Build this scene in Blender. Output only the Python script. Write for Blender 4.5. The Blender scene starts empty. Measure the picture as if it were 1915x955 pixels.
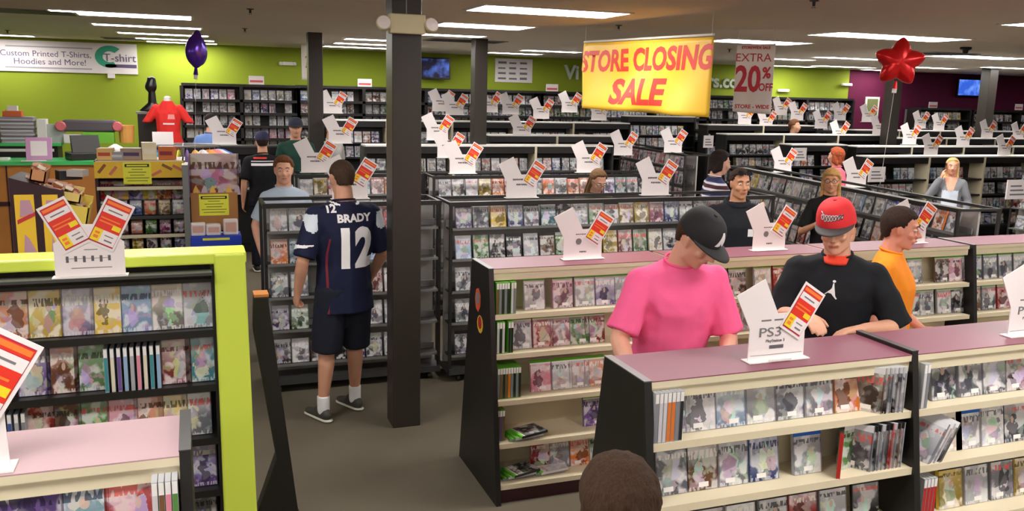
import bpy, bmesh, math, random
from mathutils import Vector, Matrix, Euler, noise
from mathutils.bvhtree import BVHTree
R = math.radians
SC = bpy.context.scene
COL = SC.collection
random.seed(7)

# ---------------------------------------------------------------- camera
CAM_Z, FPX, YAW, PITCH, ROLL = 2.37, 1620.0, R(20.3), R(10.6), R(1.35)
fw = Vector((math.sin(YAW)*math.cos(PITCH), math.cos(YAW)*math.cos(PITCH), -math.sin(PITCH)))
_r = Vector((math.cos(YAW), -math.sin(YAW), 0)); _u = _r.cross(fw)
rt = _r*math.cos(ROLL) + _u*math.sin(ROLL); up = _u*math.cos(ROLL) - _r*math.sin(ROLL)
cd = bpy.data.cameras.new('camera'); cam = bpy.data.objects.new('camera', cd); COL.objects.link(cam)
cam.matrix_world = Matrix(((rt.x, up.x, -fw.x, 0), (rt.y, up.y, -fw.y, 0), (rt.z, up.z, -fw.z, CAM_Z), (0, 0, 0, 1)))
cd.sensor_width = 36; cd.lens = 36*FPX/1915; cd.clip_end = 100; cd.clip_start = 0.05
cd.dof.use_dof = False
SC.camera = cam
def ray(px, py): return fw + rt*((px-957.5)/FPX) - up*((py-477.5)/FPX)
def atz(px, py, z): r = ray(px, py); return Vector((0, 0, CAM_Z)) + r*((z-CAM_Z)/r.z)
def aty(px, py, y): r = ray(px, py); return Vector((0, 0, CAM_Z)) + r*(y/r.y)
def atx(px, py, x): r = ray(px, py); return Vector((0, 0, CAM_Z)) + r*(x/r.x)

# ---------------------------------------------------------------- world + exposure
w = bpy.data.worlds.new('world'); SC.world = w; w.use_nodes = True
w.node_tree.nodes['Background'].inputs[0].default_value = (.8, .85, .9, 1)
w.node_tree.nodes['Background'].inputs[1].default_value = 0.3
vs = SC.view_settings; vs.view_transform = 'Standard'; vs.look = 'None'; vs.gamma = 1
vs.use_curve_mapping = False; vs.exposure = 0.62
LAMP = 15.0                                    # strength of the ceiling fixtures' diffusers
CEIL = 3.15

# ---------------------------------------------------------------- materials
_M = {}
def srgb(r, g, b):
    f = lambda c: (c/255/12.92) if c/255 <= .04045 else ((c/255+.055)/1.055)**2.4
    return (f(r), f(g), f(b), 1)
def mat(name, rgb, rough=.6, metal=0, emit=0, noise_amt=0, scale=20, bump=0, spec=.5, alpha=1, trans=0, sheen=0):
    if name in _M: return _M[name]
    m = bpy.data.materials.new(name); m.use_nodes = True; nt = m.node_tree
    b = nt.nodes['Principled BSDF']; c = srgb(*rgb)
    b.inputs['Base Color'].default_value = c; b.inputs['Roughness'].default_value = rough
    b.inputs['Metallic'].default_value = metal; b.inputs['Specular IOR Level'].default_value = spec
    b.inputs['Alpha'].default_value = alpha
    if trans: b.inputs['Transmission Weight'].default_value = trans
    if emit:
        b.inputs['Emission Color'].default_value = c; b.inputs['Emission Strength'].default_value = emit
    if noise_amt or bump:
        tc = nt.nodes.new('ShaderNodeTexCoord'); n = nt.nodes.new('ShaderNodeTexNoise'); n.inputs['Scale'].default_value = scale
        n.inputs['Detail'].default_value = 4; nt.links.new(tc.outputs['Object'], n.inputs['Vector'])
        if noise_amt:
            r = nt.nodes.new('ShaderNodeMapRange'); r.inputs[1].default_value = .3; r.inputs[2].default_value = .7
            r.inputs[3].default_value = 1-noise_amt; r.inputs[4].default_value = 1+noise_amt
            nt.links.new(n.outputs[0], r.inputs[0])
            v = nt.nodes.new('ShaderNodeVectorMath'); v.operation = 'SCALE'; v.inputs[0].default_value = c[:3]
            nt.links.new(r.outputs[0], v.inputs['Scale']); nt.links.new(v.outputs[0], b.inputs['Base Color'])
        if bump:
            bp = nt.nodes.new('ShaderNodeBump'); bp.inputs['Strength'].default_value = bump; bp.inputs['Distance'].default_value = .01
            nt.links.new(n.outputs[0], bp.inputs['Height']); nt.links.new(bp.outputs[0], b.inputs['Normal'])
    _M[name] = m; return m

def cover_mat(name, band=None, band2=None, attr=False, gloss=.32, sat=1.0):
    """printed sleeve of a case: every case gets its own art from its object colour and random number"""
    if name in _M: return _M[name]
    m = bpy.data.materials.new(name); m.use_nodes = True; nt = m.node_tree; N = nt.nodes; L = nt.links
    b = N['Principled BSDF']; b.inputs['Roughness'].default_value = gloss
    def nd(t, **k):
        x = N.new(t)
        for a, v in k.items(): setattr(x, a, v)
        return x
    uv = nd('ShaderNodeUVMap')
    if attr:
        a1 = nd('ShaderNodeVertexColor'); a1.layer_name = 'tint'; colr = a1.outputs['Color']
        a2 = nd('ShaderNodeAttribute'); a2.attribute_name = 'rnd'; rnd = a2.outputs['Fac']
    else:
        oi = nd('ShaderNodeObjectInfo'); colr = oi.outputs['Color']; rnd = oi.outputs['Random']
    def math_(op, a, b_=None, c_=None):
        x = nd('ShaderNodeMath', operation=op)
        for i, v in enumerate((a, b_, c_)):
            if v is None: continue
            if isinstance(v, (int, float)): x.inputs[i].default_value = v
            else: L.new(v, x.inputs[i])
        return x.outputs[0]
    def mix(f, a, b_, mode='MIX'):
        x = nd('ShaderNodeMix', data_type='RGBA', blend_type=mode)
        for i, v in ((0, f), (6, a), (7, b_)):
            if isinstance(v, (int, float)): x.inputs[i].default_value = v
            elif isinstance(v, tuple): x.inputs[i].default_value = v
            else: L.new(v, x.inputs[i])
        return x.outputs[2]
    off = nd('ShaderNodeCombineXYZ'); L.new(math_('MULTIPLY', rnd, 91.7), off.inputs[0]); L.new(math_('MULTIPLY', rnd, 47.3), off.inputs[1])
    sc_ = nd('ShaderNodeVectorMath', operation='MULTIPLY'); L.new(uv.outputs[0], sc_.inputs[0]); sc_.inputs[1].default_value = (1, 1.45, 1)
    p = nd('ShaderNodeVectorMath', operation='ADD'); L.new(sc_.outputs[0], p.inputs[0]); L.new(off.outputs[0], p.inputs[1])
    sep = nd('ShaderNodeSeparateXYZ'); L.new(uv.outputs[0], sep.inputs[0]); U_, V_ = sep.outputs[0], sep.outputs[1]
    n1 = nd('ShaderNodeTexNoise'); n1.inputs['Scale'].default_value = 3.2; n1.inputs['Detail'].default_value = 3; L.new(p.outputs[0], n1.inputs['Vector'])
    vo = nd('ShaderNodeTexVoronoi'); vo.inputs['Scale'].default_value = 3.5; L.new(p.outputs[0], vo.inputs['Vector'])
    hs = nd('ShaderNodeHueSaturation'); hs.inputs['Saturation'].default_value = .6*sat; hs.inputs['Value'].default_value = .75; L.new(vo.outputs['Color'], hs.inputs['Color'])
    # low-frequency art so that every sleeve reads as its own picture
    def q_(k): return math_('FRACT', math_('MULTIPLY', rnd, k))
    dark = mix(1.0, colr, (.14, .14, .18, 1), 'MULTIPLY')
    light = mix(.72, colr, (.88, .87, .88, 1))
    g = nd('ShaderNodeMapRange'); L.new(V_, g.inputs[0]); L.new(math_('MULTIPLY', q_(3.3), .5), g.inputs[1]); g.inputs[2].default_value = 1
    c = mix(g.outputs[0], mix(q_(5.1), colr, dark), mix(q_(7.7), light, colr))
    nA = nd('ShaderNodeTexNoise'); nA.inputs['Scale'].default_value = 1.9; nA.inputs['Detail'].default_value = 1.5; L.new(p.outputs[0], nA.inputs['Vector'])
    rA = nd('ShaderNodeMapRange'); rA.inputs[1].default_value = .50; rA.inputs[2].default_value = .56; L.new(nA.outputs[0], rA.inputs[0])
    c = mix(math_('MULTIPLY', rA.outputs[0], .8), c, light)
    vo2 = nd('ShaderNodeTexVoronoi'); vo2.inputs['Scale'].default_value = 2.1; L.new(p.outputs[0], vo2.inputs['Vector'])
    hs2 = nd('ShaderNodeHueSaturation'); hs2.inputs['Saturation'].default_value = .4*sat; hs2.inputs['Value'].default_value = .8; L.new(vo2.outputs['Color'], hs2.inputs['Color'])
    rB = nd('ShaderNodeMapRange'); rB.inputs[1].default_value = .52; rB.inputs[2].default_value = .58; L.new(n1.outputs[0], rB.inputs[0])
    c = mix(math_('MULTIPLY', rB.outputs[0], .38), c, hs2.outputs[0])
    dx = math_('MULTIPLY', math_('SUBTRACT', U_, math_('ADD', .35, math_('MULTIPLY', q_(11.3), .3))), math_('ADD', 2.2, math_('MULTIPLY', q_(17.9), 2.0)))
    dy = math_('MULTIPLY', math_('SUBTRACT', V_, math_('ADD', .3, math_('MULTIPLY', q_(23.1), .15))), 2.3)
    d2 = math_('ADD', math_('MULTIPLY', dx, dx), math_('MULTIPLY', dy, dy))
    fig = math_('LESS_THAN', math_('ADD', d2, math_('MULTIPLY', math_('SUBTRACT', n1.outputs[0], .5), 2.6)), .36)
    figc = mix(math_('GREATER_THAN', q_(29.3), .45), dark, hs2.outputs[0])
    c = mix(math_('MULTIPLY', fig, .8), c, figc)
    hd = math_('LESS_THAN', math_('ADD', math_('MULTIPLY', dx, dx), math_('POWER', math_('SUBTRACT', dy, .42), 2)), .035)
    c = mix(math_('MULTIPLY', hd, math_('MULTIPLY', math_('GREATER_THAN', q_(31.7), .4), .8)), c, (.62, .42, .33, 1))
    ti = math_('MULTIPLY', math_('GREATER_THAN', V_, math_('ADD', .62, math_('MULTIPLY', q_(37.3), .1))), math_('LESS_THAN', V_, .80))
    st = nd('ShaderNodeVectorMath', operation='MULTIPLY'); L.new(p.outputs[0], st.inputs[0]); st.inputs[1].default_value = (15, 3.5, 1)
    n4 = nd('ShaderNodeTexNoise'); n4.inputs['Scale'].default_value = 1; n4.inputs['Detail'].default_value = 0; L.new(st.outputs[0], n4.inputs['Vector'])
    ti = math_('MULTIPLY', ti, math_('GREATER_THAN', n4.outputs[0], .49))
    tcol = mix(math_('GREATER_THAN', q_(13.7), .45), dark, mix(math_('GREATER_THAN', q_(41.9), .6), (.85, .82, .78, 1), (.75, .12, .1, 1)))
    c = mix(math_('MULTIPLY', ti, .85), c, tcol)
    lo = math_('MULTIPLY', math_('LESS_THAN', V_, .08), math_('GREATER_THAN', n4.outputs[0], .5))
    c = mix(math_('MULTIPLY', lo, .6), c, light)
    edge = math_('ADD', math_('LESS_THAN', U_, .04), math_('GREATER_THAN', U_, .96))
    c = mix(math_('MULTIPLY', math_('MINIMUM', edge, 1), .6), c, dark)
    if band is not None:
        c = mix(math_('GREATER_THAN', V_, .87), c, srgb(*band))
        if band2 is not None:
            c = mix(math_('GREATER_THAN', V_, .915), c, srgb(*band2))
    L.new(c, b.inputs['Base Color'])
    _M[name] = m; return m

def tint_mat(name, rough=.5, k=1.0):
    """takes the colour of the object that wears it"""
    if name in _M: return _M[name]
    m = bpy.data.materials.new(name); m.use_nodes = True; nt = m.node_tree
    oi = nt.nodes.new('ShaderNodeObjectInfo'); hs = nt.nodes.new('ShaderNodeHueSaturation'); hs.inputs['Value'].default_value = k
    nt.links.new(oi.outputs['Color'], hs.inputs['Color']); nt.links.new(hs.outputs[0], nt.nodes['Principled BSDF'].inputs['Base Color'])
    nt.nodes['Principled BSDF'].inputs['Roughness'].default_value = rough
    _M[name] = m; return m

# ---------------------------------------------------------------- mesh helpers
class MB:
    def __init__(s): s.v = []; s.f = []; s.m = []; s.uv = {}; s.mats = []
    def mi(s, m):
        if m not in s.mats: s.mats.append(m)
        return s.mats.index(m)
    def face(s, pts, m, uv=None):
        i = len(s.v); s.v += [tuple(p) for p in pts]; s.f.append(tuple(range(i, i+len(pts)))); s.m.append(s.mi(m))
        if uv: s.uv[len(s.f)-1] = uv
    def hexa(s, p, m, front=None, right=None, back=None):
        """8 corners: bottom 0-3 counter-clockwise, top 4-7; face 0-1-5-4 looks to -y"""
        i = len(s.v); s.v += [tuple(q) for q in p]; k = s.mi(m)
        for n, q in enumerate(((0, 3, 2, 1), (4, 5, 6, 7), (0, 1, 5, 4), (1, 2, 6, 5), (2, 3, 7, 6), (3, 0, 4, 7))):
            s.f.append(tuple(i+a for a in q)); s.m.append(s.mi(front) if (front and n == 2) else (s.mi(right) if (right and n in (3, 5)) else (s.mi(back) if (back and n == 4) else k)))
            s.uv[len(s.f)-1] = ((0, 0), (1, 0), (1, 1), (0, 1)) if n in (2, 4) else ((0, 0), (.04, 0), (.04, 1), (0, 1))
    def box(s, x0, x1, y0, y1, z0, z1, m, front=None, right=None, back=None):
        s.hexa(((x0, y0, z0), (x1, y0, z0), (x1, y1, z0), (x0, y1, z0), (x0, y0, z1), (x1, y0, z1), (x1, y1, z1), (x0, y1, z1)), m, front, right, back)
    def prism(s, poly, axis, a0, a1, m, cap=None):
        """poly of (u,v) counter-clockwise; axis 'x': (y,z) swept along x, 'y': (x,z), 'z': (x,y)"""
        def P(u, v, t): return {'x': (t, u, v), 'y': (u, t, v), 'z': (u, v, t)}[axis]
        n = len(poly); i = len(s.v)
        s.v += [P(u, v, a0) for u, v in poly] + [P(u, v, a1) for u, v in poly]
        k = s.mi(m); c = s.mi(cap) if cap else k
        s.f.append(tuple(i+j for j in range(n))); s.m.append(c)
        s.f.append(tuple(i+n+j for j in reversed(range(n)))); s.m.append(c)
        for j in range(n):
            s.f.append((i+j, i+n+j, i+n+(j+1) % n, i+(j+1) % n)); s.m.append(k)
    def tube(s, a, b, r, m, n=8, r2=None):
        a = Vector(a); b = Vector(b); d = (b-a).normalized(); x = d.orthogonal().normalized(); y = d.cross(x); r2 = r if r2 is None else r2
        i = len(s.v); k = s.mi(m)
        for c, q in ((a, r), (b, r2)):
            s.v += [tuple(c + x*(q*math.cos(2*math.pi*j/n)) + y*(q*math.sin(2*math.pi*j/n))) for j in range(n)]
        for j in range(n): s.f.append((i+j, i+(j+1) % n, i+n+(j+1) % n, i+n+j)); s.m.append(k)
        s.f.append(tuple(i+j for j in reversed(range(n)))); s.m.append(k); s.f.append(tuple(i+n+j for j in range(n))); s.m.append(k)
    def lathe(s, prof, m, n=20, c=(0, 0, 0)):
        i = len(s.v); k = s.mi(m)
        for r, z in prof: s.v += [(c[0]+r*math.cos(2*math.pi*j/n), c[1]+r*math.sin(2*math.pi*j/n), c[2]+z) for j in range(n)]
        for q in range(len(prof)-1):
            for j in range(n): s.f.append((i+q*n+j, i+q*n+(j+1) % n, i+(q+1)*n+(j+1) % n, i+(q+1)*n+j)); s.m.append(k)
        s.f.append(tuple(i+j for j in reversed(range(n)))); s.m.append(k)
        s.f.append(tuple(i+(len(prof)-1)*n+j for j in range(n))); s.m.append(k)
    def mesh(s, name):
        me = bpy.data.meshes.new(name); me.from_pydata(s.v, [], s.f)
        for m in s.mats: me.materials.append(m)
        me.polygons.foreach_set('material_index', s.m)
        if s.uv:
            ul = me.uv_layers.new(name='UVMap')
            for fi, uvs in s.uv.items():
                for li, c in zip(me.polygons[fi].loop_indices, uvs): ul.data[li].uv = c
        bm = bmesh.new(); bm.from_mesh(me); bmesh.ops.recalc_face_normals(bm, faces=bm.faces); bm.to_mesh(me); bm.free()
        return me
    def build(s, name, parent=None, loc=(0, 0, 0), rot=(0, 0, 0), **k):
        return link(name, s.mesh(name), parent, loc, rot, **k)
def link(name, me, parent=None, loc=(0, 0, 0), rot=(0, 0, 0), label=None, cat=None, group=None, kind=None, color=None, bevel=0):
    o = bpy.data.objects.new(name, me); COL.objects.link(o); o.location = loc; o.rotation_euler = rot
    if parent: o.parent = parent
    if label: o['label'] = label
    if cat: o['category'] = cat
    if group: o['group'] = group
    if kind: o['kind'] = kind
    if color: o.color = tuple(color[:3]) + (1,)
    if bevel:
        b = o.modifiers.new('bevel', 'BEVEL'); b.width = bevel; b.segments = 2; b.limit_method = 'ANGLE'
    return o
def thing(name, label, cat, loc=(0, 0, 0), rot=(0, 0, 0), group=None): return link(name, None, None, loc, rot, label, cat, group)
def struct(o): o['kind'] = 'structure'; return o

def text_mesh(txt, size, m, align='CENTER', extrude=.001, shear=0, bold=0, sx=1.0, cut=0):
    cu = bpy.data.curves.new('txt', 'FONT'); cu.body = txt; cu.size = size; cu.align_x = align; cu.align_y = 'CENTER'
    cu.extrude = extrude; cu.shear = shear; cu.offset = bold; cu.resolution_u = 3
    o = bpy.data.objects.new('txt', cu); COL.objects.link(o)
    bpy.context.view_layer.update(); dg = bpy.context.evaluated_depsgraph_get()
    me = bpy.data.meshes.new_from_object(o.evaluated_get(dg)); bpy.data.objects.remove(o)
    me.materials.clear(); me.materials.append(m)
    for v in me.vertices: v.co.x *= sx
    if cut:
        bm = bmesh.new(); bm.from_mesh(me); bmesh.ops.triangulate(bm, faces=bm.faces)
        for _ in range(4):
            es = [e for e in bm.edges if e.calc_length() > cut]
            if not es: break
            bmesh.ops.subdivide_edges(bm, edges=es, cuts=1); bmesh.ops.triangulate(bm, faces=bm.faces)
        bm.to_mesh(me); bm.free()
    me.transform(Matrix.Rotation(R(90), 4, 'X'))      # text now stands up and faces -y
    return me
def put_text(name, txt, size, m, parent, loc, rot=(0, 0, 0), **k):
    return link(name, text_mesh(txt, size, m, **k), parent, loc, rot)

# ---------------------------------------------------------------- palette
M_carpet = mat('carpet', (100, 93, 80), .95, noise_amt=.10, scale=1.3, bump=0, spec=.1)
M_ceil = mat('ceiling_paint', (226, 214, 198), .9, noise_amt=.03, scale=.6)
M_lime = mat('lime_paint', (152, 170, 50), .7, spec=.2); M_maroon = mat('maroon_paint', (98, 30, 62), .7, spec=.2)
M_wallw = mat('side_wall_paint', (170, 160, 145), .8)
M_black = mat('black_laminate', (24, 22, 21), .45); M_black2 = mat('black_steel', (36, 34, 34), .4)
M_column = mat('dark_column_paint', (48, 43, 38), .35)
M_cream = mat('cream_laminate', (224, 212, 182), .5); M_creamd = mat('cream_back_panel', (214, 202, 172), .6)
M_plum = mat('plum_laminate', (128, 70, 88), .42); M_pinktop = mat('pale_pink_laminate', (178, 146, 152), .5)
M_white = mat('white_card', (236, 228, 228), .5); M_whitep = mat('white_paint', (238, 236, 230), .4)
M_grey = mat('grey_metal', (130, 130, 130), .4, metal=.4); M_dgrey = mat('dark_grey_metal', (70, 70, 70), .4, metal=.3)
M_text = mat('dark_ink', (70, 64, 68), .7); M_ltext = mat('grey_ink', (120, 116, 120), .7)
M_red = mat('sale_red', (226, 52, 36), .5); M_orange = mat('sale_orange', (244, 128, 52), .5); M_yellow = mat('sale_yellow', (242, 214, 40), .5)
M_dred = mat('sale_border_red', (178, 38, 62), .5)
M_green = mat('lime_laminate', (214, 232, 84), .35)
M_sticker = mat('white_sticker', (235, 232, 230), .5)
M_wood = mat('honey_wood', (190, 122, 56), .5, noise_amt=.08, scale=6)
PAL = {'white': (205, 202, 205), 'grey': (130, 132, 140), 'black': (38, 38, 44), 'red': (185, 42, 40), 'blue': (60, 90, 165), 'green': (90, 140, 70),
       'orange': (220, 120, 50), 'yellow': (225, 190, 60), 'purple': (110, 80, 150), 'brown': (120, 85, 60), 'teal': (60, 140, 150), 'pink': (225, 140, 160),
       'silver': (170, 172, 178), 'cream': (225, 215, 190), 'pale blue': (140, 175, 210)}
def pal(n): return srgb(*PAL[n])

# ---------------------------------------------------------------- room
b = MB(); b.box(-7, 26, -7, 18, -.05, 0, M_carpet); struct(b.build('floor'))
b = MB(); b.box(-7, 26, -7, 18.2, CEIL, CEIL+.05, M_ceil); struct(b.build('ceiling'))
b = MB(); b.box(-7, 15.6, 18, 18.1, 0, CEIL, M_lime); b.box(15.6, 26, 18, 18.1, 0, CEIL, M_maroon); struct(b.build('wall_back'))
b = MB(); b.box(-7.1, -7, -7, 18, 0, CEIL, M_wallw); struct(b.build('wall_left'))
b = MB(); b.box(26, 26.1, -7, 18, 0, CEIL, M_maroon); struct(b.build('wall_right'))
b = MB(); b.box(-7, 26, -7.1, -7, 0, CEIL, M_wallw); struct(b.build('wall_front'))

# ceiling light fixtures: (x, y, length, place)
M_lamp = mat('lamp_diffuser', (255, 250, 246), .4, emit=LAMP)
FIX = [(-.68, 11.1, 1.45, 'largest of the left file'), (-.5, 13.05, 1.35, 'second of the left file'), (-.35, 14.9, 1.3, 'third of the left file'), (-.2, 16.4, 1.25, 'fourth of the left file'), (-.1, 17.5, 1.2, 'smallest of the left file, against the lime wall'),
       (-3.1, 17.3, 1.2, 'above the T-shirt banner at the left edge'), (3.25, 7.95, 1.45, 'large one top centre beside the thick column'), (3.3, 10.1, 1.1, 'behind the large one, right of the thick column'),
       (3.42, 12.0, 1.0, 'third back, right of the thick column'), (2.95, 16.6, 1.2, 'farthest one left of the thick column'), (2.85, 15.3, 1.0, 'second farthest, left of the thick column'), (2.75, 13.9, .9, 'third farthest, left of the thick column'),
       (6.05, 16.5, 1.1, 'above the white poster on the lime wall'), (6.25, 15.1, 1.1, 'left of the yellow banner top corner'), (7.4, 10.4, 1.35, 'right of the yellow banner top corner'),
       (7.98, 8.57, 1.95, 'long one at the upper right'), (11.45, 13.2, 1.5, 'left of the red star balloon'), (14.1, 16.5, 1.6, 'low one left of the red star balloon'), (16.1, 17.5, 1.0, 'smallest one over the maroon wall corner'),
       (15.5, 15.35, 1.3, 'just right of the red star balloon'), (12.4, 11.3, 1.7, 'right of the red star balloon, nearer'), (16.5, 14.1, 1.5, 'above the far right column'), (13.2, 17.3, 1.3, 'behind the 20 percent banner, lower'), (10.95, 14.4, 1.1, 'behind the 20 percent banner, upper'),
       (8.35, 6.3, 1.7, 'cut by the right edge of the picture')]
# the same ceiling grid goes on over the near part of the shop, above and behind the camera
for yy in (4.6, 1.6, -1.6, -4.8):
    for xx in (-4.2, -.7, 3.0, 6.4, 10.0):
        if True: FIX.append((xx, yy, 1.35, None))
for xx in (20.5,): 
    for yy in (6.3, 11, 15): FIX.append((xx, yy, 1.35, None))
for i, (x, y, ln, where) in enumerate(FIX):
    lab = 'white fluorescent ceiling light, ' + (where or 'over the near aisles, outside the picture')
    t = thing('ceiling_light', lab, 'ceiling light', (x, y, CEIL), group='fluorescent ceiling lights')
    d = .3 if y < 12 else .17
    b = MB()
    for q in ((-ln/2-.03, ln/2+.03, -d-.03, -d), (-ln/2-.03, ln/2+.03, d, d+.03), (-ln/2-.03, -ln/2, -d, d), (ln/2, ln/2+.03, -d, d)): b.box(*q, -.012, 0, M_whitep)
    b.build('frame', t)
    b = MB(); b.box(-ln/2, ln/2, -d, d, -.008, -.001, M_lamp); b.build('diffuser', t)

# columns
def column(x, y, lab, wd=.2, near=False):
    t = thing('column', lab, 'column', (x, y, 0))
    m = M_column
    b = MB(); h = wd/2
    b.prism([(-h, -h), (h, -h), (h, h), (-h, h)], 'z', 0, CEIL, m); b.build('shaft', t, bevel=.006)
    return t
column(1.36, 5.87, 'dark square column in the aisle right of the jersey man, nearest and thickest', .2)
p = aty(590, 200, 12.9); column(p.x, 12.9, 'dark narrow column left of the thick one, behind the jersey man')
p = aty(895, 200, 12.6); column(p.x, 12.6, 'dark column right of the thick one, beside the wall television')
p = aty(1668, 190, 13.6); column(p.x, 13.6, 'dark column behind the red star balloon', .22)
p = aty(1845, 190, 14.6); column(p.x, 14.6, 'dark column at the far right with a pale lit side', .24)

# ---------------------------------------------------------------- cases
def case_mesh(w_, h_, t_, cover, side):
    b = MB(); b.box(-w_/2, w_/2, -t_/2, t_/2, 0, h_, side, cover, tint_mat('printed_spine', .35), cover); return b.mesh('case')
def sticker_mesh(w_, z, t_):
    b = MB(); b.box(-w_/2, w_/2, -t_/2-.0015, -t_/2, z, z+.018, M_sticker); return b.mesh('sticker')
M_side_dark = mat('black_case_plastic', (30, 30, 33), .35); M_side_lite = mat('clear_case_plastic', (185, 188, 192), .25); M_side_green = mat('green_case_plastic', (96, 170, 50), .3)
M_cv_x = cover_mat('sleeve_green_band', (232, 234, 232), (105, 195, 50)); M_cv_p = cover_mat('sleeve_black_band', (28, 28, 32)); M_cv_w = cover_mat('sleeve_white_band', (225, 225, 228))
M_cv_d = cover_mat('dvd_sleeve', gloss=.22, sat=.8); M_cv_b = cover_mat('sleeve_blue_band', (30, 90, 180)); M_cv_v = cover_mat('children_video_sleeve', sat=1.5, gloss=.4)
CM = {'x': case_mesh(.135, .19, .015, M_cv_x, M_side_green), 'p': case_mesh(.135, .19, .015, M_cv_p, M_side_dark), 'w': case_mesh(.135, .19, .015, M_cv_w, M_side_lite),
      'b': case_mesh(.135, .175, .015, M_cv_b, M_side_lite), 'd': case_mesh(.135, .19, .015, M_cv_d, M_side_dark), 'v': case_mesh(.125, .205, .028, M_cv_v, M_side_lite)}
ST = sticker_mesh(.042, .012, .015)
# a case seen spine-out: its spine is the printed side
def spine_mesh(band, side):
    b = MB(); t_, h_, w_ = .015, .19, .135
    m = tint_mat('printed_spine', .35)
    b.box(-t_/2, t_/2, -w_/2, w_/2, 0, h_, side)
    b.box(-t_/2+.001, t_/2-.001, -w_/2-.0012, -w_/2, .004, h_*.8, m)
    b.box(-t_/2+.001, t_/2-.001, -w_/2-.0012, -w_/2, h_*.8, h_-.004, band)
    return b.mesh('case')
SP = {'x': spine_mesh(M_sticker, M_side_green), 'p': spine_mesh(M_side_dark, M_side_dark), 'd': spine_mesh(M_side_dark, M_side_dark), 'w': spine_mesh(M_sticker, M_side_lite)}
ORD = ['first', 'second', 'third', 'fourth', 'fifth', 'sixth', 'seventh', 'eighth', 'ninth', 'tenth', 'eleventh', 'twelfth', 'thirteenth', 'fourteenth', 'fifteenth', 'sixteenth', 'seventeenth', 'eighteenth', 'nineteenth', 'twentieth']
def ordn(i):
    if i < 20: return ORD[i]
    if i < 29: return 'twenty-' + ORD[i-20]
    if i == 29: return 'thirtieth'
    if i < 39: return 'thirty-' + ORD[i-30]
    return 'fortieth' if i == 39 else 'forty-' + ORD[i-40]
NCASE = {'game_case': 0, 'dvd_case': 0, 'video_case': 0}
def case(kind, hue, loc, yaw=0, tilt=-8, name='game_case', label='', group='', spine=False, sticker=True, parent_rot=None, s=1.0):
    me = (SP if spine else CM)[kind]
    M = Matrix.Rotation(R(yaw), 4, 'Z') @ Matrix.Rotation(R(tilt), 4, 'X')
    o = link(name, me, None, loc, M.to_euler(), label, {'game_case': 'game case', 'dvd_case': 'DVD case', 'video_case': 'video'}[name], group, None, pal(hue))
    o.scale = (s, s, s)
    if sticker and not spine and kind != 'v':
        st = link('price_sticker', ST, o); st.location.x = random.uniform(-.02, .03)
    NCASE[name] += 1
    return o
# ---------------------------------------------------------------- cream gondolas
HG, TD, BD = 1.37, .15, .36      # height, half depth at top, half depth at floor
def gfront(z): return -(TD + (BD-TD)*(1-z/HG))
def end_panel(parent, x, th=.03, over=0.0, name='end_panel', m=None, cap=None):
    b = MB(); h = HG+over
    b.prism([(-BD-.02, 0), (BD+.02, 0), (TD+.01, h), (-TD-.01, h)], 'x', x, x+th, m or M_black)
    o = b.build(name, parent)
    b = MB(); b.box(x-.001, x+th+.001, -TD-.012, TD+.012, h, h+.004, cap or M_grey); b.build('edge_strip', o)
    return o
def gondola(x0, n, yc, shelves, label, top=M_plum, left_end=True, sec=1.22, right_end=True, th=.03, proud=True):
    t = thing('gondola_shelf', label, 'shelf unit', (x0, yc, 0))
    X = 0
    for i in range(n):
        a, c = X+(th if (i or left_end) else 0), X+sec
        b = MB(); b.box(a, c, -TD-.01, TD+.01, HG-.028, HG-.004, M_cream); b.box(a, c, -TD-.01, TD+.01, HG-.004, HG, top); b.build('top_board', t)
        b = MB(); b.box(a, c, -.02, .02, .1, HG-.03, M_creamd); b.build('back_panel', t)
        b = MB(); b.box(a, c, -TD, -TD+.012, HG-.028-.045, HG-.028, M_cream); b.build('fascia', t)
        for z in shelves:
            b = MB(); f = gfront(z); b.box(a, c, f, -.02, z-.02, z, M_cream); b.box(a, c, f-.004, f, z-.028, z+.002, M_cream); b.build('shelf', t)
        b = MB(); b.box(a, c, -BD+.02, BD-.02, 0, .09, mat('dark_maroon_kick', (52, 20, 26), .5)); b.build('kick_board', t)
        if left_end and i == 0: end_panel(t, 0, th)
        if i < n-1 or right_end: end_panel(t, X+sec, th if proud else .012, .012 if proud else -.03, 'divider_panel', cap=M_dgrey if proud else M_cream, m=None if proud else M_creamd)
        X += sec
    return t
A0, AY = 1.475, 2.76
A = gondola(A0, 3, AY, (1.14, .91, .66, .38, .11), 'cream and plum game shelf unit nearest the camera at lower right')
B0, BY = 1.575, 4.80
gondola(B0, 3, BY, (1.10, .87, .60, .35, .11), 'cream and plum game shelf unit behind the pink shirt man, second row', right_end=False, proud=False)
gondola(B0+3.69, 2, BY, (1.10, .87, .60, .35, .11), 'cream shelf unit continuing the second row at the right edge')
NL = gondola(-.07-1.22*2, 2, 2.57, (1.13, .9, .6, .3), 'cream shelf unit with pale pink top at the lower left corner', top=M_pinktop, left_end=False, right_end=True)

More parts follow.
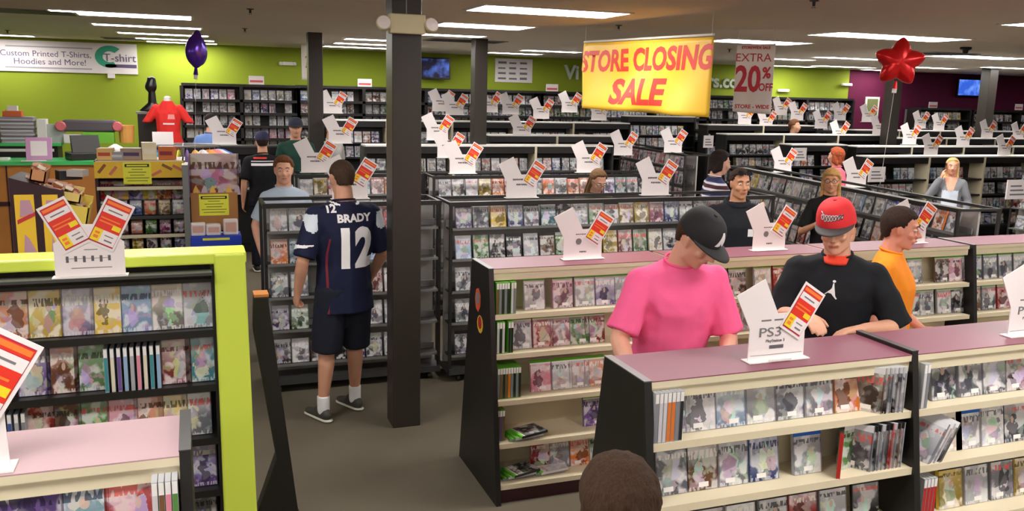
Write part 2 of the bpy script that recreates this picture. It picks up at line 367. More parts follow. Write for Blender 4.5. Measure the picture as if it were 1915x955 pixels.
def row(xs, yc, z, items, unit, group, ygf=None, name='game_case', where='shelf'):
    """items: (kind, hue, centre x, yaw, spine)"""
    for i, it in enumerate(items):
        kind, hue, x = it[:3]; yaw = it[3] if len(it) > 3 else 0; sp = it[4] if len(it) > 4 else False
        y = it[5] if len(it) > 5 else (yc + gfront(z)*.62 if not sp else yc+gfront(z)*.62)
        tilt = -10 if not sp and abs(yaw) < 10 else 0
        form = 'spine-out' if sp else 'face-out'
        case(kind, hue, (x, y, z+.001), yaw, tilt, name, '%s %s case, %s from left, %s, %s' % (hue, form, ordn(i), where, unit), group, sp)
def gx(px, py, yc, z): return aty(px, py, yc+gfront(z)*.62).x
def spread(pxs, py, yc, z): return [gx(p, py, yc, z) for p in pxs]
gA = 'games on the nearest cream unit'; uA = 'nearest cream unit'
# top shelf of A, first bay
z = 1.14; yy = AY
it = [('w', h, A0+.045+.017*i, 0, True) for i, h in enumerate(['grey', 'white', 'white', 'orange', 'orange', 'grey', 'black'])]
for h, p in zip(['grey', 'white', 'pale blue', 'white', 'silver', 'white', 'orange'], (1264, 1312, 1368, 1424, 1478, 1532, 1585)): it.append(('p', h, gx(p, 760, yy, z)))
row(None, yy, z, it, uA, gA, where='top shelf')
# the angled stack at the right of the first bay
for i, h in enumerate(['brown', 'black', 'grey', 'black', 'grey', 'white']):
    case('w', h, (A0+1.035+.02*i, AY-.125-.002*i, z+.001), -52, 0, 'game_case', '%s case, %s from left in the slanted bundle on top shelf, nearest unit' % (h, ordn(i)), gA, False, i == 0)
z = .91
it = [('p', h, gx(p, 860, yy, z)) for h, p in zip(['grey', 'brown', 'silver', 'blue'], (1260, 1317, 1374, 1431))]; it += [('b', 'silver', gx(1512, 850, yy, z)), ('w', 'green', gx(1590, 840, yy, z), 12), ]
row(None, yy, z, it, uA, gA, where='second shelf')
case('p', 'red', (gx(1556, 850, yy, z)+.01, AY-.17, z+.001), 48, 0, 'game_case', 'red-topped case standing open at an angle on the second shelf of the nearest unit', gA, False, False)
for i, h in enumerate(['grey', 'black', 'grey', 'grey', 'black', 'red', 'grey', 'brown', 'silver']):
    case('w' if i % 3 == 0 else 'p', h, (A0+.99+.0195*i, AY-.145, z+.001), -58, 0, 'game_case', '%s case, %s from left in the bundle on second shelf beside black divider' % (h, ordn(i)), gA, False, i == 0)
z = .66
it = [('p', h, gx(p, 955, yy, z)) for h, p in zip(['brown', 'white', 'grey', 'red', 'grey', 'black'], (1330, 1390, 1450, 1505, 1560, 1620))]
row(None, yy, z, it, uA, gA, where='third shelf')
# second bay of A
z = 1.14
it = [('w', h, A0+1.28+.017*i, 0, True) for i, h in enumerate(['white', 'grey'])]
it += [('p', h, gx(p, 730, yy, z)) for h, p in zip(['grey', 'silver', 'grey', 'brown', 'blue'], (1765, 1814, 1858, 1900, 1945))]
row(None, yy, z, it, 'nearest unit beyond the divider', gA, where='top shelf')
z = .91
for i in range(3):
    M = case('w', ['grey', 'white', 'black'][i], (A0+1.30+.03*i, AY-.15, z+.003), 80, 0, 'game_case', '%s case leaning against the black divider, %s from the left' % (['grey', 'white', 'black'][i], ordn(i)), gA, False, False)
    M.rotation_euler = (0, R(28), 0) ; M.rotation_euler = (Matrix.Rotation(R(28), 4, 'Y') @ Matrix.Rotation(R(-72), 4, 'Z')).to_euler()
it = [('w', 'cream', gx(1776, 830, yy, z)), ('b', 'white', gx(1812, 810, yy, z)), ('w', 'white', gx(1856, 820, yy, z)), ('w', 'grey', gx(1898, 810, yy, z)), ('p', 'red', gx(1940, 810, yy, z))]
row(None, yy, z, it, 'nearest unit beyond the divider', gA, where='second shelf')
z = .66
it = [('w', 'red', A0+1.30+.018*i, 0, True) for i in range(4)]
it += [('p', h, gx(p, 930, yy, z)) for h, p in zip(['yellow', 'silver', 'grey', 'yellow'], (1778, 1825, 1872, 1915))]
row(None, yy, z, it, 'nearest unit beyond the divider', gA, where='third shelf')
z = .38

gB = 'games on the second cream unit'; uB = 'second cream unit'
def brow(z, where, spines, faces, py, kind='x'):
    it = []
    for a, n, hs in spines: it += [('x' if kind == 'x' else 'p', hs[k % len(hs)], a+.0165*k, 0, True) for k in range(n)]
    for h, p in faces: it.append((kind if h != 'blue' else 'x', h, gx(p, py, BY, z)))
    it.sort(key=lambda q: q[2]); row(None, BY, z, it, uB, gB, where=where)
brow(1.10, 'top shelf', [(B0+.05, 5, ['brown', 'grey', 'black', 'grey', 'black']), (B0+.14, 2, ['white', 'grey'])],
     [('white', 1000), ('pink', 1053), ('white', 1094), ('purple', 1132), ('silver', 1168), ('grey', 1340), ('black', 1378), ('white', 1425), ('red', 1460), ('white', 1500), ('grey', 1650), ('grey', 1706), ('brown', 1757), ('pink', 1782), ('white', 1806)], 560)
brow(.87, 'second shelf', [(B0+.05, 3, ['white', 'black', 'white']), (B0+.12, 2, ['black', 'black'])],
     [('silver', 975), ('red', 1016), ('pink', 1048), ('green', 1084), ('red', 1112), ('grey', 1340), ('red', 1368), ('white', 1400), ('grey', 1700), ('silver', 1726), ('silver', 1758), ('black', 1784), ('white', 1800)], 640)
brow(.60, 'third shelf', [(B0+.05, 9, ['grey', 'brown', 'black', 'brown', 'orange', 'grey', 'black', 'grey', 'black'])],
     [('pink', 1012), ('white', 1052), ('white', 1084), ('orange', 1112)], 710)
brow(.35, 'fourth shelf', [(B0+.045, 3, ['brown', 'purple', 'brown'])], [('purple', 1110)], 780)
brow(.11, 'lowest shelf', [], [('red', 1012), ('grey', 1046), ('orange', 1084), ('green', 1118)], 880)
# flat piles on the fourth and lowest shelf
for k, (x, z0, n) in enumerate(((B0+.30, .35, 3), (B0+.26, .11, 3), (B0+.47, .11, 2))):
    for i in range(n):
        o = case('x', ['grey', 'white', 'black'][i], (x+.015*i, BY-.22, z0+.0005+.0157*i), 0, 0, 'game_case', '%s green-edged case, %s up in the %s flat pile, second cream unit' % (['grey', 'white', 'black'][i], ordn(i), ['upper', 'lower left', 'lower right'][k]), gB, False, False)
        o.rotation_euler = (R(-90), 0, R(90+8*i)); o.location.z += .008
# continuing unit at right edge
X1 = B0+3.69
z = 1.10; row(None, BY, z, [('x', 'grey', X1+.1+.15*i) for i in range(4)], 'second-row unit at the right edge', gB, where='top shelf')
z = .87; row(None, BY, z, [('x', ['brown', 'silver', 'red', 'grey'][i], X1+.1+.15*i) for i in range(4)], 'second-row unit at the right edge', gB, where='second shelf')
# near left unit: three large flat covers on its top shelf plus spines
z = 1.13
z = 1.10
for i, (px, h) in enumerate(((52, 'purple'), (140, 'pale blue'), (255, 'red'))):
    p = aty(px, 930, 2.42)
    case('v', h, (p.x, 2.43, 1.131), 0, -6, 'video_case', '%s cartoon DVD standing at the lower left corner, %s from the left' % (h, ordn(i)), 'cartoon videos on the near left unit', s=1.0).scale = (1.3, 1, .98)
for i, h in enumerate(['white', 'brown', 'pink', 'green']):
    case('w', h, (-.135+.017*i, 2.43, 1.131), 0, 0, 'video_case', '%s spine at the right end of the lower left corner shelf' % h, 'cartoon videos on the near left unit', True)

# ---------------------------------------------------------------- lime book case with children's videos
GY = 3.9
t = thing('lime_bookcase', 'lime green framed black shelf unit of cartoon videos at left', 'shelf unit', (0, GY, 0))
b = MB(); b.prism([(.065, 0), (.215, 0), (.195, 1.66), (.065, 1.66)], 'y', -.025, .14, M_green); b.build('side_post', t, bevel=.01)
b = MB(); b.box(-1.9, .20, -.02, .16, 1.615, 1.665, M_green); b.build('top_board', t, bevel=.008)
b = MB(); b.box(-1.9, -1.85, -.0, .26, 0, 1.60, M_green); b.build('side_post', t)
b = MB(); b.box(-1.85, .055, .22, .24, .05, 1.6, M_black); b.build('back_panel', t); b = MB(); b.box(.052, .068, .0, .24, 0, 1.6, M_black); b.build('side_board', t)
b = MB(); b.box(-1.85, .055, -.10, -.022, 1.583, 1.595, M_dgrey); b.box(-1.85, .055, .02, .22, 1.53, 1.545, M_black); b.build('top_rail', t)
GZ = (1.315, 1.065, .815, .565, .315)
for z in GZ:
    b = MB(); b.box(-1.85, .055, .0, .22, z-.022, z, M_black2); b.box(-1.85, .055, -.006, 0, z-.026, z+.006, M_black); b.build('shelf', t)
gV = 'cartoon videos in the lime bookcase'
def vrow(z, where, items, py):
    xs = []
    for i, (h, px) in enumerate(items):
        p = aty(px, py, GY+.07)
        case('v', h, (p.x, GY+.075, z+.001), 0, -9, 'video_case', '%s cartoon video, %s from left on the %s of the lime bookcase' % (h, ordn(i), where), gV, s=1.05 if h == 'cream' else 1.0)
vrow(GZ[0], 'top shelf', [('orange', 20), ('yellow', 82), ('purple', 145), ('yellow', 198), ('pale blue', 255), ('cream', 313), ('silver', 370)], 575)
vrow(GZ[1], 'second shelf', [('purple', 62), ('orange', 116), ('green', 168), ('red', 330), ('teal', 375)], 680)
for i, h in enumerate(['teal', 'cream', 'purple', 'pale blue', 'silver', 'pink', 'cream', 'teal', 'pale blue']):
    p = aty(198+12.3*i, 680, GY+.03)
    case('w', h, (p.x, GY+.09, GZ[1]+.001), 0, 0, 'video_case', '%s spine, %s of the upright group, second shelf of lime bookcase' % (h, ordn(i)), gV, True, s=1.02)
vrow(GZ[2], 'third shelf', [('red', 70), ('brown', 121), ('green', 174), ('pink', 229), ('orange', 278), ('yellow', 324), ('silver', 368)], 770)
for i, h in enumerate(['pale blue', 'blue', 'silver', 'grey']):
    p = aty(5+13*i, 790, GY+.03)
    case('w', h, (p.x, GY+.09, GZ[2]+.001), 0, 0, 'video_case', '%s spine, %s at the left end, third shelf of lime bookcase' % (h, ordn(i)), gV, True)
vrow(GZ[3], 'fourth shelf', [('grey', 330), ('purple', 378)], 860)
vrow(GZ[4], 'fifth shelf', [('black', 378)], 930)

# leaning black panel with a wooden top edge, seen almost edge-on
t = thing('display_panel', 'tall leaning black display panel with wooden top edge beside the lime bookcase', 'panel', (0, 4.05, 0))
P = lambda px, py: (aty(px, py, 4.05).x, aty(px, py, 4.05).z)
b = MB(); pts = [P(483, 990), P(585, 1190), P(562, 990), P(501, 556), P(475, 556), P(474, 620), P(517, 857)]
x0, z0 = P(562, 955); pts = [P(474, 620), (P(517, 857)[0], P(517, 857)[1]), (P(483, 955)[0], P(483, 955)[1]), (.24, .0), (.52, .0), P(558, 955), P(501, 556), P(475, 556)]
b.prism(pts, 'y', 0, .09, M_black); b.build('panel_board', t, bevel=.004)
b = MB(); a = P(475, 556); c = P(501, 556); b.box(a[0], c[0]+.004, -.002, .092, a[1], a[1]+.012, M_wood); b.build('wooden_edge', t)

# ---------------------------------------------------------------- sale signs
def card_mesh(w_=.115, h_=.205):
    b = MB(); y = -.003
    b.box(-w_/2, w_/2, -.003, 0, -h_/2, h_/2, M_white)
    def q(u0, u1, v0, v1, m, k): b.box(-w_/2+u0*w_, -w_/2+u1*w_, -.003-.0006*k, -.003, -h_/2+v0*h_, -h_/2+v1*h_, m)
    q(.07, .93, .05, .95, M_dred, 1); q(.12, .9, .86, .92, M_orange, 2); q(.1, .92, .83, .93, M_red, 1.5); q(.1, .92, .68, .82, M_white, 2)
    q(.25, .75, .735, .76, M_ltext, 3); q(.1, .92, .34, .68, M_red, 2); q(.14, .8, .555, .58, M_orange, 3); q(.14, .7, .48, .51, M_orange, 3); q(.62, .9, .4, .5, M_yellow, 3)
    q(.1, .4, .08, .34, M_yellow, 2); q(.4, .92, .08, .34, M_white, 2); q(.55, .82, .14, .17, M_ltext, 3); q(.5, .8, .24, .26, M_ltext, 3); q(.17, .33, .14, .2, M_orange, 3); q(.17, .33, .23, .28, M_orange, 3)
    return b.mesh('price_card')
CARD = card_mesh()
def board_mesh(two=False, card_back=True):
    b = MB()
    if two: poly = [(-.135, 0), (.135, 0), (.135, .13), (.16, .2), (.06, .225), (-.06, .225), (-.16, .2), (-.135, .13)]; 
    else: poly = [(-.13, 0), (.13, 0), (.125, .185), (-.005, .185), (-.075, .325), (-.2, .265), (-.13, .13)]
    if two: poly = [(-.13, 0), (.13, 0), (.13, .14), (.03, .215), (-.03, .215), (-.13, .14)]
    b.prism(poly, 'y', -.002, .002, M_white)
    b.box(-.14, .14, -.03, .03, 0, .004, M_whitep)
    return b.mesh('board')
BOARD1, BOARD2 = board_mesh(), board_mesh(True)
M_bar = mat('printed_text_bar', (96, 90, 96), .7)
def bars_mesh(rows_, seed):
    rnd = random.Random(seed); b = MB()
    for z, wd, h in rows_:
        x = -wd/2
        while x < wd/2:
            l = rnd.uniform(.008, .016); b.box(x, min(x+l, wd/2), -.0034, -.002, z-h/2*rnd.uniform(.7, 1), z+h/2, M_bar); x += l+.003
    return b.mesh('printed_lines')
BARS = bars_mesh([(.145, .15, .014), (.105, .09, .014)], 3)
def sign(loc, label, yaw=0, kind=1, s=1.0, bars=True, cardl=False, group=None, bmesh_=None):
    t = thing('sale_sign', label, 'sign', loc, (0, 0, R(yaw)), group or 'white cardboard sale signs')
    t.scale = (s, s, s)
    link('board', BOARD1 if kind == 1 else BOARD2, t)
    if kind == 1: link('price_card', CARD, t, (.105, -.004, .19), (0, R(32), 0))
    else:
        link('price_card', CARD, t, (.083, -.004, .215), (0, R(27), 0)); link('price_card', CARD, t, (-.083, -.004, .215), (0, R(-27), 0))
    if bars: link('printed_lines', bmesh_ or BARS, t)
    return t
def sign_px(px, py, z, label, **k):
    """px,py = foot of the sign on a surface of height z"""
    p = atz(px, py, z); return sign((p.x, p.y, z+.001), label, **k)
# ---------------------------------------------------------------- dark wire racks with DVDs
HUES = ['grey', 'silver', 'black', 'white', 'brown', 'grey', 'blue', 'silver', 'red', 'grey', 'white', 'orange', 'teal', 'black', 'purple', 'silver', 'yellow', 'pale blue', 'green']
M_perf = mat('pale_perforated_steel', (176, 174, 172), .4, metal=.3)
TIERS = [1.285, 1.03, .765, .50, .225]
M_glare = mat('clear_film_glare', (220, 222, 226), .12, alpha=1)
def wire_rack(x0, x1, y, label, tiers=TIERS, ztop=1.5, dep=.4, yaw=0, wheels=True, low=.1):
    """front face at local y=0 looking to -y, origin at its left front foot"""
    t = thing('wire_rack', label, 'rack', (x0, y, 0), (0, 0, R(yaw))); W = x1-x0
    for px_ in (0, W):
        for py_ in (0.0, dep):
            b = MB(); b.box(px_-.012, px_+.012, py_-.012, py_+.012, .06, ztop, M_black2); b.build('post', t)
    b = MB(); b.box(-.015, W+.015, -.015, .012, ztop-.03, ztop+.005, M_black2); b.box(-.015, W+.015, dep-.012, dep+.015, ztop-.02, ztop+.005, M_black2)
    for q in (0, W): b.box(q-.012, q+.012, 0, dep, ztop-.02, ztop+.002, M_black2)
    b.build('top_rail', t)
    b = MB(); b.box(0, W, dep*.5, dep*.5+.02, .1, ztop-.02, M_perf); b.build('back_panel', t)
    for z in tiers:
        b = MB(); b.box(0, W, .005, .15, z-.012, z, M_black2); b.box(0, W, -.012, 0, z-.012, z+.008, M_grey); b.box(0, W, .15, .16, z, z+.05, M_grey); b.build('tray', t)
    b = MB(); b.box(-.01, W+.01, -.03, dep+.03, low-.03, low+.02, M_dgrey); b.build('base', t)
    if wheels:
        for q in (.08, W-.08):
            b = MB(); b.prism([(.03*math.cos(k*.7854), .03+.03*math.sin(k*.7854)) for k in range(8)], 'x', q-.012, q+.012, M_black); b.build('castor', t, loc=(0, .02, 0))
    return t
def fill_rack(x0, x1, y, tiers, unit, group, yaw=0, pitch=.148, skip=0, seed=1, prob=1, keep=None, special=None):
    rnd = random.Random(seed); c, s = math.cos(R(yaw)), math.sin(R(yaw)); special = special or {}
    for ti, z in enumerate(tiers):
        n = int((x1-x0-.02)/pitch)
        for i in range(n):
            u = .01+pitch*(i+.5)
            if keep and not keep(x0+c*u, z, ti): continue
            h = special.get((ti, i)) or rnd.choice(HUES)
            r_ = rnd.random()
            k = 'd' if r_ < .6 else ('p' if r_ < .8 else 'w')
            v = .045
            case(k, h, (x0+c*u-s*v+rnd.uniform(-.004, .004), y+s*u+c*v, z+.001), yaw, -13, 'dvd_case', '%s DVD case, %s from left, %s tier down, %s' % (h, ordn(i), ORD[ti], unit), group, False, False)
# J rack behind the jersey man
wire_rack(.49, 1.86, 6.75, 'dark wire DVD rack behind the jersey man and the thick column')
fill_rack(.51, 1.72, 6.75, TIERS, 'rack behind the jersey man', 'DVDs on the rack behind the jersey man', seed=4, keep=lambda x, z, t: x < .86 or x > 1.13 or z < .4 or z > 1.2)
# C rack, longer, right of the column
wire_rack(1.92, 5.0, 6.62, 'long dark wire DVD rack right of the thick column, behind the second cream unit')
CSP = {(0, 3): 'blue', (0, 9): 'grey', (0, 10): 'yellow', (0, 11): 'yellow', (0, 12): 'pink', (0, 5): 'teal', (1, 10): 'red', (1, 12): 'cream', (1, 14): 'white', (2, 1): 'white', (4, 1): 'red'}
fill_rack(1.96, 4.95, 6.62, TIERS, 'long rack right of thick column', 'DVDs on the long rack right of the thick column', seed=9, special=CSP, keep=lambda x, z, t: z > 1.0 or x < 2.5)
# D rack, next row back
wire_rack(.98, 2.3, 9.05, 'wire DVD rack behind the pale blue shirt woman, partly behind the thick column')
fill_rack(1.0, 2.3, 9.05, TIERS[:3], 'rack behind the pale blue shirt woman', 'DVDs on the rack behind the pale blue shirt woman', seed=14, keep=lambda x, z, t: True)
wire_rack(2.35, 5.2, 8.75, 'third wire DVD rack back, behind the glasses woman')
fill_rack(2.4, 5.15, 8.75, TIERS[:2], 'rack behind the glasses woman', 'DVDs on the rack behind the glasses woman', seed=21, special={(0, 4): 'orange', (0, 5): 'red', (0, 8): 'orange', (0, 10): 'orange'}, keep=lambda x, z, t: z > 1.2 or x > 4)
# diagonal racks running away from us on the right
wire_rack(6.62, 6.62+4.3, 9.75, 'long wire rack running into the distance behind the hoodie man', yaw=-98, tiers=TIERS[:4])
fill_rack(6.62, 6.62+4.3, 9.75, TIERS[:3], 'rack running behind the hoodie man', 'DVDs on the rack running away behind the hoodie man', yaw=-98, pitch=.17, seed=33)
wire_rack(7.35, 7.35+2.9, 14.6, 'distant wire rack running away right of the glasses woman', yaw=-94, tiers=TIERS[:3])

# ---------------------------------------------------------------- far rows: one uncountable fill of cases
SV, SF, ST_, SR = [], [], [], []
def scase(c, hx, h, nrm, hue, rnd, th=.015):
    """a thin case standing at c (bottom centre), half width vector hx, facing nrm"""
    i = len(SV); c = Vector(c); hx = Vector(hx); n = Vector(nrm)*th; u = Vector((0, 0, h))-Vector(nrm)*.03
    SV.extend([c-hx, c+hx, c+hx+u, c-hx+u, c-hx-n, c+hx-n, c+hx-n+u, c-hx-n+u])
    for f in ((0, 1, 2, 3), (5, 4, 7, 6), (3, 2, 6, 7), (4, 0, 3, 7), (1, 5, 6, 2)):
        SF.append(tuple(i+a for a in f)); ST_.append(pal(hue)); SR.append(rnd)
def stuff_row(x0, x1, y, z, seed, pitch=.15, dense=.93, hues=None):
    rnd = random.Random(seed); x = x0
    while x+pitch < x1:
        if rnd.random() < dense:
            if rnd.random() < .85: scase((x+pitch/2, y, z), (.067, 0, 0), .185, (0, -1, 0), rnd.choice(hues or HUES), rnd.random())
            else:
                for k in range(6): scase((x+.02+k*.02, y-.03, z), (.008, 0, 0), .185, (0, -1, 0), rnd.choice(hues or HUES), rnd.random(), .12)
        x += pitch
M_valance = mat('black_valance', (26, 22, 24), .5)
def far_row(x0, x1, y, zt, label, tiers=3, seed=1, sec=1.22, val=.1, hues=None, pitch=.25, top=M_whitep, kind_m=M_black, dens=.93, red=False):
    t = thing('shelf_row', label, 'shelf unit', (x0, y, 0)); W = x1-x0
    b = MB(); b.box(0, W, .0, .36, zt-.02, zt, top); b.build('top_board', t)
    b = MB(); b.box(0, W, .012, .03, zt-.02-val, zt-.02, M_valance if not red else mat('maroon_valance', (92, 26, 46), .5)); b.build('valance', t)
    b = MB(); b.box(0, W, .3, .34, .05, zt-.02, kind_m); b.build('back_panel', t)
    b = MB(); b.box(0, W, .03, .3, 0, .09, M_black); b.build('kick_board', t)
    n = max(1, round(W/sec))
    for i in range(n+1):
        b = MB(); q = W*i/n; b.box(q-.018, q+.018, .0, .34, 0, zt-.02, M_black if i in (0, n) else M_cream); b.build('divider', t)
    z = zt-.12-val-.17
    for k in range(tiers):
        b = MB(); b.box(.018, W-.018, .02, .3, z-.018, z, M_black2); b.box(.018, W-.018, .012, .02, z-.022, z+.008, M_black2); b.build('shelf', t)
        for i in range(n): stuff_row(x0+W*i/n+.03, x0+W*(i+1)/n-.03, y+.14, z+.001, seed*31+k*7+i, hues=hues, dense=dens)
        z -= pitch
    return t
far_row(2.3, 6.2, 12.3, 1.60, 'dark shelf row seen either side of the narrow dark column', seed=2, tiers=2)
far_row(4.6, 7.0, 13.6, 1.69, 'shelf row behind the third rack, right of the column beside the television', seed=3, tiers=2)
far_row(2.0, 7.9, 15.0, 1.86, 'long back shelf row with white top, in front of the lime wall', seed=4, tiers=2)
far_row(8.35, 9.9, 15.9, 1.98, 'short tall shelf row under the yellow banner', seed=5, tiers=3)
far_row(9.9, 12.6, 15.4, 1.84, 'shelf row under the 20 percent banner', seed=6, tiers=2)
far_row(9.35, 13.2, 13.9, 1.72, 'shelf row one in front of the 20 percent banner row', seed=7, tiers=3)
far_row(9.9, 11.1, 12.7, 1.60, 'short shelf row behind the pink top shopper', seed=8, tiers=3)
far_row(10.3, 15.2, 11.2, 1.50, 'nearest black and cream shelf row at the far right, behind the blonde woman', seed=9, tiers=4, pitch=.27)
far_row(11.2, 17.5, 12.55, 1.58, 'second black and cream shelf row at the far right', seed=10, tiers=2)
far_row(13.4, 18.8, 13.95, 1.66, 'third shelf row at the far right', seed=11, tiers=1)
far_row(13.6, 19.5, 15.3, 1.76, 'fourth shelf row at the far right, before the maroon wall', seed=12, tiers=1)
far_row(-.12, 1.25, 13.0, 1.54, 'low wire shelf row behind the candy displays', seed=13, tiers=2, top=M_dgrey)
# rack running away at the right edge
b = None
t = wire_rack(11.2, 11.2+3.4, 9.3, 'black rack running away at the right edge behind the second cream unit', yaw=-80, ztop=1.45, tiers=[1.2, .9, .6, .3])
for k, z in enumerate((1.2, .9, .6)):
    rnd = random.Random(k)
    for i in range(20): scase((11.2+.174*(.1+.165*i)+.07, 9.3-.985*(.1+.165*i), z), (.0115, -.065, 0), .185, (-.985, -.174, 0), rnd.choice(HUES), rnd.random())
# distant diagonal rack fill
for k, z in enumerate(TIERS[:3]):
    rnd = random.Random(k+50)
    for i in range(16): scase((7.35-.07*(.1+.17*i)+.05, 14.6-.9976*(.1+.17*i), z), (-.0047, -.067, 0), .185, (-.9976, .07, 0), rnd.choice(['cream', 'silver', 'pink', 'grey', 'red']), rnd.random())

# back wall shelving
def wall_unit(x0, x1, y, zt, n, tiers, label, seed, hues, pitch=.24):
    t = thing('wall_shelving', label, 'shelf unit', (x0, y, 0)); W = x1-x0
    b = MB(); b.box(0, W, 0, .5, zt-.05, zt, M_black); b.build('top_board', t)
    b = MB(); b.box(0, W, .4, .5, 0, zt-.05, mat('shelving_back_panel', (92, 90, 88), .6)); b.build('back_panel', t)
    for i in range(n+1):
        b = MB(); q = W*i/n; b.box(q-.03, q+.03, 0, .4, 0, zt-.05, M_black); b.build('divider', t)
    for k in range(tiers):
        z = zt-.05-pitch*(k+1)
        b = MB(); b.box(0, W, .02, .4, z-.03, z, M_black2); b.box(0, W, .0, .02, z-.045, z+.005, M_black); b.build('shelf', t)
        for i in range(n):
            hh = hues[(i*3+k+seed) % len(hues)]
            stuff_row(x0+W*i/n+.05, x0+W*(i+1)/n-.04, y+.16, z+.001, seed*13+k*5+i, hues=hh)
    return t
HS = [['silver', 'grey', 'white', 'green'], ['grey', 'purple', 'silver'], ['white', 'blue', 'white', 'silver'], ['brown', 'red', 'silver'], ['yellow', 'cream', 'green', 'silver'], ['grey', 'black', 'brown', 'silver']]
wall_unit(-.15, 1.95, 17.3, 2.42, 2, 6, 'black wall shelving at the left end of the lime wall', 1, [['silver', 'cream', 'white', 'pale blue'], ['grey', 'purple', 'silver', 'pink']])
wall_unit(1.95, 7.0, 17.3, 2.43, 4, 4, 'black wall shelving in the middle of the lime wall', 2, HS)
wall_unit(7.0, 15.2, 17.3, 2.43, 6, 4, 'black wall shelving at the right of the lime wall', 3, HS)
wall_unit(17.3, 19.0, 17.3, 2.25, 1, 3, 'low shelving under the maroon wall, left of the far column', 4, HS)
wall_unit(19.1, 22.4, 17.3, 2.22, 2, 3, 'low shelving under the maroon wall at the right edge', 5, HS)
me = bpy.data.meshes.new('dvd_cases'); me.from_pydata([tuple(v) for v in SV], [], SF)
me.materials.append(cover_mat('far_sleeve', attr=True, gloss=.25, sat=.7))
ul = me.uv_layers.new(name='UVMap'); uvq = []
for i in range(len(SF)): uvq += [0, 0, 1, 0, 1, 1, 0, 1] if i % 5 == 0 else [0, 0, .05, 0, .05, 1, 0, 1]
ul.data.foreach_set('uv', uvq)
a = me.attributes.new('tint', 'FLOAT_COLOR', 'FACE'); a.data.foreach_set('color', [c for q in ST_ for c in q])
a = me.attributes.new('rnd', 'FLOAT', 'FACE'); a.data.foreach_set('value', SR)
o = link('dvd_cases', me, None, label='countless small DVD cases filling the distant shelf rows and wall shelving', cat='DVD cases', kind='stuff')

# ---------------------------------------------------------------- walls: signs, screens, letters
def flat_board(name, p0, p1, y, m, label, cat, th=.02):
    """upright board between two points (x,z) at depth y"""
    t = thing(name, label, cat, ((p0[0]+p1[0])/2, y, p1[1]))
    b = MB(); W = (p1[0]-p0[0])/2; b.box(-W, W, -th, 0, 0, p0[1]-p1[1], m); b.build('board', t)
    return t, W, p0[1]-p1[1]
def xz(px, py, y): p = aty(px, py, y); return (p.x, p.z)
# T-shirt banner
p1 = xz(258, 135, 17.95); t, W, H_ = flat_board('wall_banner', (-4.1, 3.10), (p1[0], p1[1]-.04), 17.99, M_white, 'white custom T-shirt banner at the top left of the lime wall', 'banner')
cx = (-4.1+p1[0])/2
def wx(px, py): p = aty(px, py, 17.95); return p.x-cx, p.z-(p1[1]-.04)
M_tx = mat('banner_purple_ink', (98, 84, 120), .6); M_teal = mat('banner_teal', (52, 160, 130), .6)
x, z = wx(86, 101); put_text('lettering', 'Custom Printed T-Shirts,', .145, M_tx, t, (x, -.022, z))
x, z = wx(94, 116); put_text('lettering', 'Hoodies and More!', .15, M_tx, t, (x, -.022, z))
for q, zz in ((wx(92, 88), 1.5), (wx(92, 127), 1.6)):
    b = MB(); b.box(q[0]-.7, q[0]+.7, -.023, -.02, q[1]-.012, q[1]+.012, mat('banner_faint_ink', (170, 165, 175), .6)); b.build('small_print', t)
x, z = wx(205, 106); b = MB(); pts = [(x+.25*math.cos(a_*.2), z+.2*math.sin(a_*.2)) for a_ in range(4, 27)] + [(x+.12*math.cos(a_*.2), z+.1*math.sin(a_*.2)) for a_ in range(26, 3, -1)]
b.prism(pts, 'y', -.024, -.02, M_teal); b.build('round_emblem', t)
x, z = wx(224, 109); put_text('lettering', 'T-shirt', .2, M_tx, t, (x, -.028, z)); b = MB(); b.box(x-.25, x+.28, -.024, -.02, z-.17, z-.11, M_tx); b.build('small_print', t)
# little white box under it
b = MB(); p = aty(208, 141, 17.95); b.box(p.x-.06, p.x+.06, 17.93, 18.0, p.z-.05, p.z+.05, M_white); b.build('wall_sensor', label='small white box on the lime wall under the T-shirt banner', cat='sensor')
# poster, letters
t, W, H_ = flat_board('wall_poster', (6.16, 3.10), (7.02, 2.6), 17.99, M_white, 'white poster with printed columns on the lime wall', 'poster')
b = MB(); rnd = random.Random(3)
for c in range(3):
    for r_ in range(4): b.box(-.36+c*.25, -.17+c*.25-rnd.uniform(0, .04), -.023, -.02, .06+r_*.11, .08+r_*.11+rnd.uniform(.01, .03), M_ltext)
b.build('printed_lines', t)
M_let = mat('silver_letters', (205, 215, 200), .35)
x, z = xz(1058, 136, 17.9); b = None
o = link('wall_letters', text_mesh('Vi', .42, M_let, align='LEFT', extrude=.02, bold=.012), None, (x, 17.96, z), label='silver raised letters Vi on the lime wall left of the yellow banner', cat='letters')
x, z = xz(1325, 152, 17.9); o = link('wall_letters', text_mesh('rs.co', .42, M_let, align='LEFT', extrude=.02, bold=.012), None, (x, 17.96, z), label='silver raised letters on the lime wall right of the yellow banner', cat='letters')
